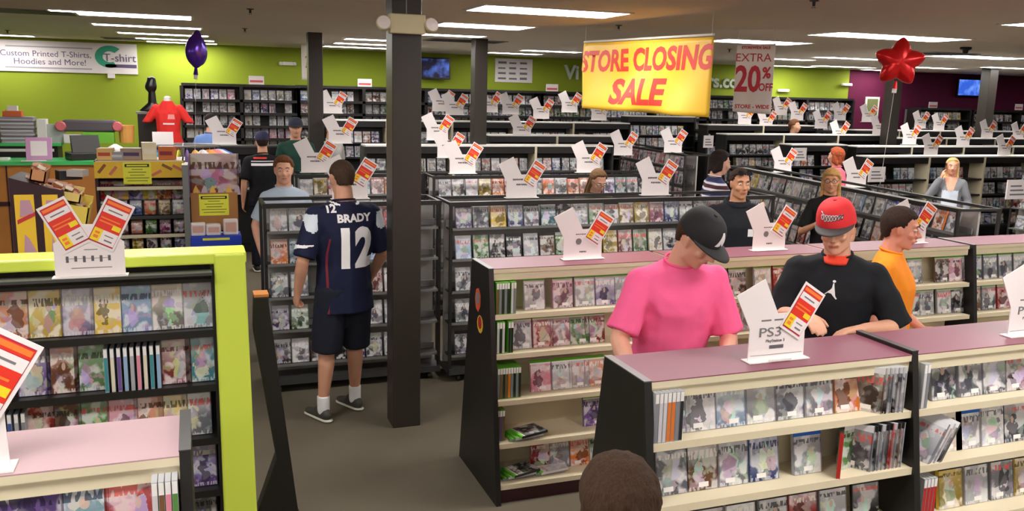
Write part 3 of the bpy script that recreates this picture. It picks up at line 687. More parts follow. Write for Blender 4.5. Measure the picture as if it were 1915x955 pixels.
# televisions
def tv(x0, x1, z0, z1, y, label, rgb, glow, yaw=0):
    t = thing('television', label, 'television', ((x0+x1)/2, y, (z0+z1)/2), (0, 0, R(yaw))); W = (x1-x0)/2; H_ = (z1-z0)/2
    b = MB(); b.box(-W, W, -.05, 0, -H_, H_, mat('tv_bezel', (14, 14, 18), .25)); b.build('casing', t, bevel=.006)
    m = bpy.data.materials.new('tv_screen_'+str(int(x0*10))); m.use_nodes = True; nt = m.node_tree; bs = nt.nodes['Principled BSDF']
    tc = nt.nodes.new('ShaderNodeTexCoord'); n = nt.nodes.new('ShaderNodeTexNoise'); n.inputs['Scale'].default_value = 5; n.inputs['Detail'].default_value = 3
    cr = nt.nodes.new('ShaderNodeValToRGB'); cr.color_ramp.elements[0].color = srgb(*rgb[0]); cr.color_ramp.elements[0].position = .45; cr.color_ramp.elements[1].color = srgb(*rgb[1]); cr.color_ramp.elements[1].position = .72
    nt.links.new(tc.outputs['Object'], n.inputs['Vector']); nt.links.new(n.outputs[0], cr.inputs[0]); nt.links.new(cr.outputs[0], bs.inputs['Emission Color']); bs.inputs['Emission Strength'].default_value = glow
    bs.inputs['Base Color'].default_value = (.01, .01, .02, 1)
    b = MB(); b.box(-W+.03, W-.03, -.054, -.05, -H_+.035, H_-.03, m); b.build('screen', t)
    b = MB(); b.box(-.1, .1, 0, .12, -.1, .1, M_dgrey); b.build('bracket', t)
    return t
tv(4.45, 5.12, 2.62, 3.06, 17.86, 'dark wall television beside the thick column on the lime wall', ((8, 6, 30), (80, 110, 200)), .7, 0)
tv(19.0, 19.95, 2.56, 3.03, 17.86, 'bright blue wall television on the maroon wall', ((45, 85, 190), (110, 150, 235)), .9, 0)
# exit-light fittings on the wall
for px_, py_, lab in ((538, 119, 'left part of the lime wall'), (1583, 158, 'right end of the lime wall'), (1465, 169, 'lime wall right of the 20 percent banner')):
    x, z = xz(px_, py_, 17.95); t = thing('emergency_light', 'small white emergency light unit on the %s' % lab, 'emergency light', (x, 17.99, z))
    b = MB(); b.box(-.1, .1, -.08, 0, -.035, .035, M_whitep); b.build('casing', t, bevel=.01)
    for s in (-1, 1): b = MB(); b.lathe([(.0, -.04), (.035, -.03), (.04, 0), (.03, .03), (.0, .035)], M_white, 12); b.build('lamp_head', t, loc=(s*.13, -.05, .0))
# small sign cards on wall shelving
for px_, py_ in ((480, 148), (683, 150), (1034, 158), (1748, 188), (1908, 196)):
    x, z = xz(px_, py_+7, 17.35); t = thing('shelf_sign', 'small white and red sign standing on the wall shelving, %s' % {480: 'left of the narrow dark column', 683: 'left of the thick column', 1034: 'left of the yellow banner', 1748: 'right of the red star', 1908: 'at the right edge'}[px_], 'sign', (x, 17.4, z))
    zz = 2.42 if px_ < 1700 else 2.24
    t.location.z = zz
    b = MB(); b.box(-.14, .14, -.005, .005, 0, .16, M_white); b.build('board', t); b = MB(); b.box(-.12, .12, -.007, -.005, .04, .08, mat('pale_red_ink', (214, 90, 90), .6)); b.build('red_stripe', t)
# notice frame on maroon wall
x, z = xz(1632, 222, 17.9); t = thing('wall_frame', 'white framed notice on the maroon wall behind the dark column', 'frame', (x, 17.99, z))
b = MB(); b.box(-.22, .22, -.03, 0, -.02, .55, M_whitep); b.build('frame', t); b = MB(); b.box(-.17, .17, -.033, -.03, .03, .5, mat('notice_olive', (120, 128, 80), .6)); b.build('notice', t)

# ---------------------------------------------------------------- banners, balloons, ceiling bits
def hang_banner(a, c, z1, z0, label, m, folds, parent_name='hanging_banner', zl1=None, zl0=None, drop=0.0):
    """cloth between (x,y) a (left) and c (right)"""
    t = thing(parent_name, label, 'banner', (a[0], a[1], 0)); bm = bmesh.new(); N, K = 40, 16; L_ = Vector((c[0]-a[0], c[1]-a[1], 0)); n = Vector((L_.y, -L_.x, 0)).normalized()
    g = []
    for i in range(N+1):
        for k in range(K+1):
            u, v = i/N, k/K; zt = zl1+(z1-zl1)*u; zb = zl0+(z0-zl0)*u - drop*math.sin(math.pi*u)
            off = folds*((math.sin(u*9+v*3)*.5+math.sin(u*17-v*5)*.3)*(1-v*.7) + .8*math.sin(math.pi*u)*(1-v)*math.sin(v*6+abs(u-.5)*6))
            g.append(bm.verts.new(Vector(L_)*u + n*off + Vector((0, 0, zb+(zt-zb)*v))))
    for i in range(N):
        for k in range(K):
            f = bm.faces.new((g[i*(K+1)+k], g[(i+1)*(K+1)+k], g[(i+1)*(K+1)+k+1], g[i*(K+1)+k+1])); f.smooth = True
    me = bpy.data.meshes.new('cloth'); bm.to_mesh(me); tree = BVHTree.FromBMesh(bm); bm.free(); me.materials.append(m)
    o = link('cloth', me, t); s = o.modifiers.new('thick', 'SOLIDIFY'); s.thickness = .004; s.offset = 0
    return t, L_, n, tree
def drape_text(t, tree, L_, n, txt, size, u, z, m, shear=.0, sx=1, bold=0, cut=.04, rotz=0):
    me = text_mesh(txt, size, m, shear=shear, sx=sx, bold=bold, cut=cut, extrude=0)
    d = L_.normalized()
    for v in me.vertices:
        x_, z_ = v.co.x, v.co.z; z_ += x_*rotz
        p = L_*u + d*x_ + Vector((0, 0, z+z_)) + n*.5
        h = tree.ray_cast(p, -n, 2)
        q = h[0] if h[0] else p-n*.5
        v.co = q + n*.004
    return link('lettering', me, t)
M_ban = mat('yellow_banner_cloth', (250, 200, 56), .45); M_bred = mat('banner_red_ink', (222, 62, 48), .5)
t, L_, n, tree = hang_banner((4.30, 9.38), (4.56, 7.1), 2.925, 2.19, 'yellow STORE CLOSING SALE banner with red letters hanging from the ceiling', M_ban, .05, zl1=2.955, zl0=2.22)
drape_text(t, tree, L_, n, 'STORE CLOSING', .31, .49, 2.735, M_bred, shear=.15, sx=1.0, bold=.012)
drape_text(t, tree, L_, n, 'SALE', .36, .47, 2.40, M_bred, shear=.15, sx=1.3, bold=.014)
for u in (.01, .99):
    b = MB(); q = L_*u; b.tube((q.x, q.y, 2.93), (q.x, q.y, CEIL), .003, M_whitep); b.build('cord', t)
b = MB(); q = L_; b.tube((0, 0, 2.97), (q.x, q.y, 2.945), .012, M_whitep); b.build('top_bar', t)
t, L_, n, tree = hang_banner((5.92, 8.72), (6.25, 8.45), 2.99, 2.2, 'white EXTRA 20% OFF banner with red print hanging right of the yellow banner', M_white, .012, zl1=2.985, zl0=2.22)
M_bpur = mat('banner_crimson_ink', (196, 40, 62), .5)
drape_text(t, tree, L_, n, 'STOREWIDE SALE', .04, .5, 2.945, M_bpur, cut=.02, bold=.002)
drape_text(t, tree, L_, n, 'EXTRA', .13, .45, 2.83, M_bpur, cut=.02)
drape_text(t, tree, L_, n, '20', .40, .34, 2.58, M_bpur, sx=.72, bold=.012, cut=.02)
drape_text(t, tree, L_, n, '%', .17, .82, 2.66, M_bpur, sx=.8, bold=.006, cut=.02); drape_text(t, tree, L_, n, 'OFF', .12, .82, 2.5, M_bpur, sx=.75, bold=.003, cut=.02)
drape_text(t, tree, L_, n, 'STORE - WIDE', .06, .5, 2.28, M_bpur, cut=.02, bold=.002)
for u in (.03, .97):
    b = MB(); q = L_*u; b.tube((q.x, q.y, 2.96), (q.x, q.y, CEIL), .003, M_whitep); b.build('cord', t)
p0 = aty(565, 85, 14); t, L_, n, tree = hang_banner((p0.x, 14.1), (p0.x+.12, 13.6), 3.03, 2.5, 'narrow white sale banner hanging left of the narrow dark column', M_white, .01, zl1=3.03, zl0=2.5)
drape_text(t, tree, L_, n, '20', .26, .5, 2.76, M_bpur, sx=.8, cut=.02); b = MB(); b.tube((.06, -.25, 3.03), (.06, -.25, CEIL), .003, M_whitep); b.build('cord', t)

def foil(name, outline, depth, m, label, loc, rot, tail=True, string=1.0):
    """puffed foil balloon: an outline inflated both ways with a crimped seam"""
    t = thing(name, label, 'balloon', loc, rot); bm = bmesh.new(); n = len(outline); rings = []
    for sgn in (1, -1):
        K = 9; prev = None
        for k in range(K+1):
            s = math.cos(math.pi/2*k/K); dd = depth*math.sin(math.pi/2*k/K)
            if k == 0 and sgn == -1: ring = rings[0]
            elif k == K: ring = [bm.verts.new((0, -sgn*dd, 0))]
            else: ring = [bm.verts.new((x_*s**.8, -sgn*dd, z_*s**.8)) for j, (x_, z_) in enumerate(outline)]
            if k == 0 and sgn == 1: rings.append(ring)
            if prev:
                for j in range(n):
                    if len(ring) == 1: f = bm.faces.new((prev[j], prev[(j+1) % n], ring[0]))
                    else: f = bm.faces.new((prev[j], prev[(j+1) % n], ring[(j+1) % n], ring[j]))
                    f.smooth = True
            prev = ring
    bmesh.ops.recalc_face_normals(bm, faces=bm.faces); me = bpy.data.meshes.new('foil'); bm.to_mesh(me); bm.free(); me.materials.append(m)
    o = link('foil_body', me, t); md = o.modifiers.new('s', 'SUBSURF'); md.levels = md.render_levels = 1
    zb = min(z_ for x_, z_ in outline)
    b = MB(); b.tube((0, 0, zb+.02), (0, 0, zb-.05), .012, m, r2=.022); b.build('neck', t)
    b = MB(); b.box(-.02, .02, -.004, .004, zb-.09, zb-.05, M_white); b.tube((0, 0, zb-.05), (.02, 0, zb-string), .0015, M_whitep, n=5); b.build('string', t)
    return t
M_fr = mat('red_foil', (226, 30, 34), .24, metal=.45); M_fp = mat('purple_foil', (92, 50, 180), .2, metal=.5)
star = []
for j in range(40):
    a_ = R(90)+2*math.pi*j/40; ph = (j % 8)/8; tri = abs(ph-.0) if ph <= .5 else 1-ph
    star.append(((.235-.19*tri)*math.cos(a_)*1.0, (.235-.19*tri)*math.sin(a_)))
foil('star_balloon', star, .10, M_fr, 'shiny red star foil balloon floating at the upper right', (6.17, 6.48, 2.735), (0, R(4), R(-35)), string=.95)
ov = [(.13*math.cos(j*2*math.pi/24)*(1-.1*math.sin(j*2*math.pi/24)), .15*math.sin(j*2*math.pi/24)+(.03 if j == 6 else 0)) for j in range(24)]
ov = [(x_*1.0, z_*(1.0 if abs(x_) > .02 else 1.15)) for x_, z_ in ov]
foil('balloon', ov, .06, M_fp, 'shiny purple foil balloon floating at the upper left', (.07, 8.7, 2.69), (0, R(6), R(50)), string=.9)

# ceiling details
for i, (px_, py_, lab) in enumerate(((1157, 52, 'left of the yellow banner'), (1522, 8, 'at the top edge right of centre'), (1806, 92, 'near the far right'), (468, 22, 'top edge left of the thick column'), (458, 57, 'behind the one at the top left'), (14, 60, 'at the left edge'), (1364, 95, 'between the two hanging banners'))):
    q = atz(px_, py_, CEIL-.03)
    if i == 2: b = MB(); b.lathe([(.075, -.001), (.075, -.03), (.04, -.05), (.03, -.09), (0.001, -.1)], M_black, 16); b.build('ceiling_camera', loc=(q.x, q.y, CEIL), label='small dark dome camera on the ceiling near the far right', cat='camera')
    else:
        t = thing('sprinkler', 'small ceiling sprinkler head %s' % lab, 'sprinkler', (q.x, q.y, CEIL), group='ceiling sprinklers')
        b = MB(); b.lathe([(.04, -.001), (.035, -.008), (.012, -.012), (.012, -.04), (.005, -.045)], M_dgrey, 12); b.build('body', t); b = MB(); b.lathe([(.02, -.055), (.02, -.058)], M_grey, 12); b.tube((.011, 0, -.035), (.011, 0, -.057), .002, M_grey); b.tube((-.011, 0, -.035), (-.011, 0, -.057), .002, M_grey); b.build('deflector', t)
for px_, py_, wd, lab in ((55, 21, 1.0, 'at the top left corner'), (232, 72, .7, 'left of the purple balloon'), (870, 76, 1.2, 'beside the thick column'), (1765, 100, .9, 'beside the red star balloon')):
    q = atz(px_, py_, CEIL); t = thing('ceiling_vent', 'dark slotted air vent in the ceiling %s' % lab, 'vent', (q.x, q.y, CEIL))
    b = MB(); b.box(-wd/2, wd/2, -.3, .3, -.01, 0, M_grey); b.build('frame', t); b = MB()
    for k in range(9): b.box(-wd/2+.04, wd/2-.04, -.26+k*.06, -.23+k*.06, -.014, -.01, M_black)
    b.build('slats', t)
# emergency light on the thick column
t = thing('emergency_light', 'beige two-headed emergency light on the thick dark column', 'emergency light', (1.36, 5.77, 2.79))
M_be = mat('beige_plastic', (206, 196, 160), .5)
b = MB(); b.box(-.13, .11, -.07, 0, -.055, .07, M_be); b.build('casing', t, bevel=.008)
for s in (-1, 1):
    b = MB(); b.lathe([(.02, -.03), (.04, -.025), (.05, .02), (.047, .035), (.0, .04)], M_be, 16); o = b.build('lamp_head', t, loc=(s*.155-.01, -.04, -.0), rot=(R(70), R(s*25), 0)); b = MB(); b.lathe([(.042, .036), (.0, .044)], M_white, 16); b.build('lens', o)
b = MB(); b.box(1.35, 1.358, 5.765, 5.77, 2.86, CEIL, M_grey); b.build('conduit', label='thin grey conduit on the front of the thick column above the emergency light', cat='conduit')

# ---------------------------------------------------------------- the sale signs
s = sign((atz(168, 508, 1.595).x+.015, GY-.065, 1.596), 'white sale sign with two red price cards on the lime bookcase', kind=2, s=1.0, bars=False)
b = MB(); b.box(-.09, .07, -.0032, -.002, .075, .0765, M_bar)
for k in range(6): b.box(-.088+k*.031, -.078+k*.031, -.0034, -.002, .06+.004*(k % 2), .086, M_bar)
b.box(-.02, .03, -.0032, -.002, .11, .113, M_ltext); b.box(-.07, .08, -.0032, -.002, .035, .038, M_ltext); b.build('printed_lines', s)
# big sign cropped by left edge: stands on the near left unit
s = sign((-.655, 2.46, 1.371), 'sale sign at the left edge, only its red price card in view', kind=1, s=1.3, bars=False)
def ps_sign(loc, label):
    s = sign(loc, label, bars=False)
    put_text('lettering', 'PS3', .052, M_ltext, s, (-.035, -.0032, .112), sx=1.45, extrude=.0008)
    put_text('lettering', 'PlayStation 3', .017, M_ltext, s, (-.01, -.0032, .078), extrude=.0008)
    b = MB(); b.box(-.035, .03, -.0034, -.002, .046, .06, M_bar); b.box(-.08, -.035, -.0032, -.002, .158, .164, M_ltext); b.box(-.02, .02, -.0032, -.002, .158, .164, M_ltext); b.box(-.12, .12, -.0032, -.002, .022, .0235, M_ltext); b.build('printed_lines', s)
    b = MB(); b.box(-.05, .05, -.034, -.022, .004, .012, M_whitep); b.build('foot_clip', s)
    return s
p = atz(1434, 664, 1.371); ps_sign((p.x, AY-.06, 1.371), 'PS3 sale sign on the nearest unit, in front of the pink shirt man')
p = atz(1906, 620, 1.371); ps_sign((p.x+.005, AY-.06, 1.371), 'PS3 sale sign cut off by the right edge, on the nearest unit')
LB = bars_mesh([(.155, .1, .006), (.045, .045, .01)], 8)
for px_, py_, lab in ((1090, 484, 'sale sign on the second cream unit left of the black cap'), (1447, 470, 'sale sign on the second cream unit between the two men'), (1737, 462, 'sale sign on the second cream unit behind the orange shirt man')):
    p = atz(px_, py_, 1.372); s = sign((p.x, BY, 1.372), lab, bars=True, bmesh_=LB)
    b = MB(); b.prism([(-.03+.02*math.cos(a_*.5), .11+.02*math.sin(a_*.5)) for a_ in range(12)], 'y', -.003, -.002, M_ltext); b.build('round_logo', s)
# mid distance, on the wire racks
for px_, py_, yq, zq, lab in ((975, 368, 6.8, 1.506, 'on the long rack, left of the glasses woman'), (1225, 364, 6.8, 1.506, 'on the long rack, left of the striped shirt shopper'), (590, 328, 9.25, 1.506, 'on the rack between the pale blue shirt woman and the jersey man'),
                              (865, 326, 8.95, 1.506, 'on the third rack just right of the thick column'), (1100, 322, 8.95, 1.506, 'on the third rack behind the glasses woman')):
    p = aty(px_, py_, yq); sign((p.x, yq, zq), 'white sale sign ' + lab, s=1.06 if yq < 8 else 1.12)
p = aty(655, 380, 6.95); sign((p.x, 6.95, 1.506), 'white sale sign mostly hidden behind the head of the jersey man', s=1.1)
FS = [(420, 270, 13.0, 'on the low row behind the candy displays'), (636, 268, 12.5, 'just right of the narrow dark column'), (622, 212, 15.2, 'high up beside the narrow dark column'), (838, 295, 11.3, 'behind the sign right of the thick column'), (818, 262, 12.4, 'highest just right of the thick column'),
      (976, 258, 13.7, 'on the row under the wall poster'), (825, 208, 15.2, 'beside the wall television'), (850, 215, 14.8, 'between the television and the second column'), (915, 210, 15.2, 'just right of the second column'), (955, 214, 15.1, 'under the wall poster, distant'),
      (1012, 222, 15.2, 'distant, double stacked left of the banner'), (1065, 210, 15.3, 'at the lower left corner of the yellow banner'), (1120, 225, 15.2, 'under the word SALE'), (1165, 290, 12.3, 'at the near end of the distant running rack'),
      (1258, 285, 12.2, 'left of the dark haired striped shirt shopper'), (1392, 232, 15.5, 'below the 20 percent banner'), (1432, 240, 15.5, 'right of the 20 percent banner'), (1463, 322, 10.3, 'on the running rack behind the glasses blonde'), (1600, 350, 8.4, 'on the running rack right of the pink top shopper'),
      (1460, 215, 15.9, 'distant beside the lime wall end'), (1490, 225, 15.5, 'distant right of the lime wall sign'), (1535, 240, 15.3, 'tallest of the cluster before the maroon corner'), (1568, 262, 14.1, 'nearest of the cluster before the maroon corner'), (1570, 225, 15.7, 'behind the cluster before the maroon corner'),
      (1622, 228, 15.6, 'below the notice frame'), (1643, 252, 14.1, 'left of the red star column foot'), (1700, 270, 12.7, 'bright, right of the red star column'), (1720, 240, 15.3, 'small, right of the red star column'), (1755, 244, 15.4, 'below the maroon wall, middle'), (1740, 290, 11.3, 'beside the orange box'),
      (1800, 274, 12.7, 'without wing, above the blonde woman'), (1845, 258, 14.1, 'by the foot of the far right column'), (1877, 290, 11.3, 'large, at the right above the shelf row'), (1903, 262, 14.1, 'at the right edge, behind')]
for px_, py_, yq, lab in FS:
    p = aty(px_, py_, yq); sign((p.x, yq, p.z), 'distant white sale sign ' + lab, s=1.25 if yq > 12 else 1.15)
# ---------------------------------------------------------------- people
_ico = bmesh.new(); bmesh.ops.create_icosphere(_ico, subdivisions=2, radius=1); ICO = [v.co.copy() for v in _ico.verts]; _ico.free()
def V(*a): return Vector(a)
class Blob:
    """unions convex hulls of ellipsoids into one smooth continuous surface"""
    def __init__(s): s.v = []; s.f = []
    def hull(s, ells):
        bm = bmesh.new()
        for e in ells:
            c, r = e[0], e[1]; M = e[2] if len(e) > 2 else None
            if isinstance(r, (int, float)): r = (r, r, r)
            for p in ICO:
                q = Vector((p.x*r[0], p.y*r[1], p.z*r[2]))
                if M: q = M @ q
                bm.verts.new(Vector(c)+q)
        res = bmesh.ops.convex_hull(bm, input=bm.verts)
        i = len(s.v); idx = {}
        for f in bm.faces:
            for v in f.verts:
                if v not in idx: idx[v] = len(s.v); s.v.append(v.co.copy())
            s.f.append(tuple(idx[v] for v in f.verts))
        bm.free()
    def bake(s, name, m, parent, voxel=.01, smooth=4, wrinkle=0, wscale=.12, fn=None):
        me = bpy.data.meshes.new(name); me.from_pydata([tuple(v) for v in s.v], [], s.f); me.materials.append(m)
        o = bpy.data.objects.new(name, me); COL.objects.link(o)
        r = o.modifiers.new('r', 'REMESH'); r.mode = 'VOXEL'; r.voxel_size = voxel; r.use_smooth_shade = True
        if smooth: q = o.modifiers.new('s', 'SMOOTH'); q.iterations = smooth; q.factor = .5
        if wrinkle:
            tx = bpy.data.textures.new('cloth_folds', 'CLOUDS'); tx.noise_scale = wscale; tx.noise_depth = 1
            d = o.modifiers.new('d', 'DISPLACE'); d.texture = tx; d.strength = wrinkle; d.mid_level = .5; d.texture_coords = 'LOCAL'
        bpy.context.view_layer.update(); dg = bpy.context.evaluated_depsgraph_get()
        me2 = bpy.data.meshes.new_from_object(o.evaluated_get(dg)); bpy.data.objects.remove(o)
        if fn:
            for v in me2.vertices: v.co = fn(v.co)
        me2.name = name
        me2.polygons.foreach_set('use_smooth', [True]*len(me2.polygons))
        return link(name, me2, parent)
def along(d):
    d = Vector(d).normalized(); return d.to_track_quat('Z', 'Y').to_matrix()
def skin(rgb, n): return mat('skin_'+n, rgb, .5, noise_amt=.03, scale=14)
M_eyew = mat('eye_white', (225, 220, 215), .3); M_iris = mat('eye_dark', (45, 32, 26), .2); M_lip = mat('lips', (178, 92, 84), .5)
M_shoe = mat('shoe_grey', (66, 64, 58), .7); M_sole = mat('shoe_sole', (205, 205, 190), .6); M_sock = mat('white_sock', (236, 236, 238), .8)

def hair_mat(rgb):
    nm = 'hair_%d_%d_%d' % rgb
    if nm in _M: return _M[nm]
    m = mat(nm, rgb, .8, noise_amt=.3, scale=9, bump=.6, spec=.2); nt = m.node_tree; n = [x for x in nt.nodes if x.type == 'TEX_NOISE'][0]; tc = [x for x in nt.nodes if x.type == 'TEX_COORD'][0]
    mp = nt.nodes.new('ShaderNodeMapping'); mp.inputs['Scale'].default_value = (22, 22, 2.2); nt.links.new(tc.outputs['Object'], mp.inputs[0]); nt.links.new(mp.outputs[0], n.inputs['Vector']); n.inputs['Distortion'].default_value = .6; return m
def hand(B, W, d, n, t, curl=.5, s=1.0, spread=0.):
    d, n, t = Vector(d).normalized(), Vector(n).normalized(), Vector(t).normalized(); n = (n-d*n.dot(d)).normalized(); t = (t-d*t.dot(d)-n*t.dot(n)).normalized()
    W = Vector(W); M = Matrix((t, d, n)).transposed()
    B.hull([(W, .025*s), (W+d*.03*s, (.034*s, .02*s, .016*s), M), (W+d*.085*s+t*.03*s, .012*s), (W+d*.088*s-t*.03*s, .011*s), (W+d*.092*s, (.02*s, .014*s, .013*s), M)])
    for k, (o_, L_) in enumerate(((.031, .068), (.011, .077), (-.010, .071), (-.030, .056))):
        p = W+d*.088*s+t*o_*s; a = curl*(.55+.08*k); dd = d+t*(o_*spread*6)
        for q, fr in enumerate((.45, .32, .23)):
            dirn = (dd*math.cos(a)+n*math.sin(a)).normalized(); e = p+dirn*(L_*fr*s)
            B.hull([(p, (.0098-.0008*q)*s), (e, (.0092-.001*q)*s)]); p = e; a += curl*(.9-.1*k*.3)
    p = W+d*.028*s+t*.028*s; e = p+(d*.6+t*.75+n*.35).normalized()*.04*s; B.hull([(p, .013*s), (e, .0105*s)])
    e2 = e+(d*.85+t*.25+n*(.3+curl*.4)).normalized()*.032*s; B.hull([(e, .0105*s), (e2, .0085*s)])

def hair_cap(B_mesh, front=35, side=-8, back=-54, thick=.013, part=0):
    """radial shell in head space: hair where it grows, hidden inside the skull elsewhere"""
    bm = bmesh.new(); bmesh.ops.create_uvsphere(bm, u_segments=56, v_segments=40, radius=1)
    for v in bm.verts:
        p = v.co.normalized(); az = abs(math.degrees(math.atan2(p.x, -p.y))); el = math.degrees(math.asin(max(-1, min(1, p.z))))
        if az < 50: lim = front-4*(az/50)
        elif az < 72: lim = front-4+(side-front+4)*(az-50)/22
        elif az < 105: lim = side
        elif az < 125: lim = side+(back-side)*(az-105)/20
        else: lim = back
        lim += 2.5*math.sin(az*.35+part)
        k = max(0, min(1, (el-lim+3)/6)); k = k*k*(3-2*k)
        th = thick*(1+.25*noise.noise(p*5))
        r = (.86+(1.0-.86)*k); g = 1.0; zs = .087
        if p.z < 0:
            rr = math.hypot(p.x, p.y); bk = max(0, min(1, (az-95)/35)); g = 1+(max(rr, .05)**.45/max(rr, .05)-1)*bk*k; zs = .087+.022*bk
        v.co = Vector((p.x*(.0755+th*k)*r*g*(1-.12*max(0, -p.z)), p.y*(.0965+th*k)*r*g*(1-.12*max(0, -p.z))+.015, p.z*(zs+th*k)*r+.034))
    for f in bm.faces: f.smooth = True
    me = bpy.data.meshes.new('hair'); bm.to_mesh(me); bm.free(); return me

def person(label, x, y, h, yaw=0, voxel=.012, skin_rgb=(214, 160, 130), sk='a', lean=0, hyaw=0, hpitch=0, hroll=0, fat=1.0,
           top=None, top_rgb=(60, 60, 60), sleeve=.8, hem=.90, pants_rgb=(30, 30, 38), shorts=False, hair='short', hair_rgb=(60, 42, 30), hairp={},
           larm=None, rarm=None, cap=None, glasses=False, face=True, legs=True, wrinkle=.012, lfoot=(.11, .02), rfoot=(-.11, .02), toe=0, lhand=None, rhand=None, shoulders=1.0, longsleeve=False, hands=True, stripes=None, female=False, rough=.75, brows=True, nose=1.0, head_s=1.0):
    T = thing('person', label, 'person', (x, y, 0), (0, 0, R(yaw))); s = h/1.765; T.scale = (s, s, s)
    Rx = Matrix.Rotation(R(lean), 3, 'X'); piv = V(0, 0, 1.0)
    def up_(p): return piv + Rx @ (Vector(p)-piv)
    sw = shoulders*(.9 if female else 1.0)
    S = {1: up_((.180*sw, .01, 1.42)), -1: up_((-.180*sw, .01, 1.418))}
    NB = up_((0, .018, 1.505)); Hm = (Matrix.Rotation(R(hyaw), 3, 'Z') @ Matrix.Rotation(R(hpitch+lean*.55), 3, 'X') @ Matrix.Rotation(R(hroll), 3, 'Y'))
    NT = NB + Matrix.Rotation(R(lean*.8+hpitch*.45), 3, 'X') @ V(0, -.005, .034); HC = NT + Hm @ V(0, -.022, .105)
    def H(p): return HC + Hm @ (Vector(p)*head_s)
    arms = {1: larm or ((.235*sw, .03, 1.16), (.25*sw, -.02, .90)), -1: rarm or ((-.235*sw, .03, 1.16), (-.25*sw, -.02, .90))}
    fx, fy = fat, fat
    B = Blob()
    # --- body
    B.hull([(up_((0, 0, 1.30)), (.15*sw, .10, .10), Rx), (S[1]-Rx @ V(.03, 0, .02), .045), (S[-1]+Rx @ V(.03, 0, -.02), .045), (NB-V(0,0,.01), (.066, .058, .022), Rx)])
    B.hull([(up_((0, 0, 1.28)), (.145*sw*fx, .10*fy, .08), Rx), (up_((0, 0, 1.08)), (.135*fx, .10*fy, .06), Rx), ((0, 0, .96), (.15*fx, .11*fy, .08))])
    B.hull([(NB-V(0, 0, .02), (.068, .062, .03)), (H((0, .02, -.05)), (.058, .06, .03), Hm)])
    # head
    B.hull([(H((0, .017, .034)), (.075*head_s, .096*head_s, .086*head_s), Hm), (H((0, .0, .0)), (.071*head_s, .08*head_s, .07*head_s), Hm)])
    B.hull([(H((0, -.022, .0)), (.064, .064, .06), Hm), (H((0, -.058, -.096)), (.024, .02, .016), Hm), (H((.042, -.008, -.072)), .02), (H((-.042, -.008, -.072)), .02)])
    B.hull([(H((0, -.084, .014)), .009), (H((0, -.084-.024*nose, -.022)), .0115*nose), ]); B.hull([(H((.012, -.092, -.027)), .009), (H((-.012, -.092, -.027)), .009), (H((0, -.08, -.03)), .01)])
    for q in (1, -1):
        B.hull([(H((q*.014, -.082, .034)), .008), (H((q*.044, -.07, .034)), .009)]); B.hull([(H((q*.038, -.06, -.022)), .021)])
        B.hull([(H((q*.076, .004, .016)), (.008, .017, .017), Hm), (H((q*.074, .0, -.018)), (.006, .011, .014), Hm)])
    B.hull([(H((.02, -.079, -.054)), .0085), (H((-.02, -.079, -.054)), .0085), (H((0, -.087, -.053)), .009)])
    # arms
    for q in (1, -1):
        E_, W_ = Vector(arms[q][0]), Vector(arms[q][1]); sh = S[q]; k = 1.0 if not female else .85
        B.hull([(sh, .052*k), ((sh+E_)/2, .050*k), (E_, .041*k)]); mid = E_.lerp(W_, .3); B.hull([(E_, .040*k), (mid, .043*k), (W_, (.027*k))])
        hd = (lhand if q == 1 else rhand) or {}
        if hands:
            d = Vector(hd.get('d', (W_-E_))); n = Vector(hd.get('n', (-q, 0, 0))); t_ = Vector(hd.get('t', (0, -1, 0)))
            hand(B, W_, d, n, t_, hd.get('curl', .55), k)
    # legs
    feet = {1: lfoot, -1: rfoot}
    for q in (1, -1):
        if not legs: continue
        fx_, fy_ = feet[q]; hip = V(q*.085, 0, .93); an = V(fx_, fy_, .09); kn = hip.lerp(an, .5)+V(0, -.025, .02)
        B.hull([(hip, .088), (kn, .056)]); B.hull([(kn, .055), (kn.lerp(an, .3)+V(0, .018, 0), .056), (an+V(0, 0, .06), .036)]); B.hull([(an, .036), (an+V(0, 0, .06), .036)])
        td = Vector((math.sin(R(toe)), -math.cos(R(toe)), 0)); B.hull([(an-V(0, 0, .045), .035), (an+td*.12-V(0, 0, .06), .025)])
    body = B.bake('body', skin(skin_rgb, sk), T, voxel, 3)
    # --- face pieces
    if face:
        for q in (1, -1):
            b = MB(); b.lathe([(.0, -.012), (.007, -.01), (.0115, -.004), (.0125, 0), (.0115, .004), (.007, .01), (0, .012)], M_eyew, 10)
            c = H((q*.031, -.0735, .012)); e = b.build('eye', T, c, (Hm @ Matrix.Rotation(R(90), 3, 'X')).to_euler()); e.scale = (1.1, .62, 1)
            b = MB(); b.lathe([(.0, 0), (.0062, .0005), (.005, .0018), (0, .0022)], M_iris, 10); b.build('iris', e, (0, -.002, .0112))
            if brows:
                Bb = Blob(); Bb.hull([(H((q*.014, -.0905, .034)), .0032), (H((q*.03, -.0885, .040)), .0036)]); Bb.hull([(H((q*.03, -.0885, .040)), .0036), (H((q*.046, -.0775, .035)), .0028)])
                Bb.bake('eyebrow', mat('brow_%d' % hair_rgb[0], tuple(int(c_*.7) for c_ in hair_rgb), .8), T, .0025, 1)
        Bb = Blob(); Bb.hull([(H((.023, -.0805, -.0530)), .0035), (H((0, -.0925, -.0525)), .0055), (H((-.021, -.0815, -.0545)), .0035)]); Bb.bake('lips', M_lip, T, .003, 1)
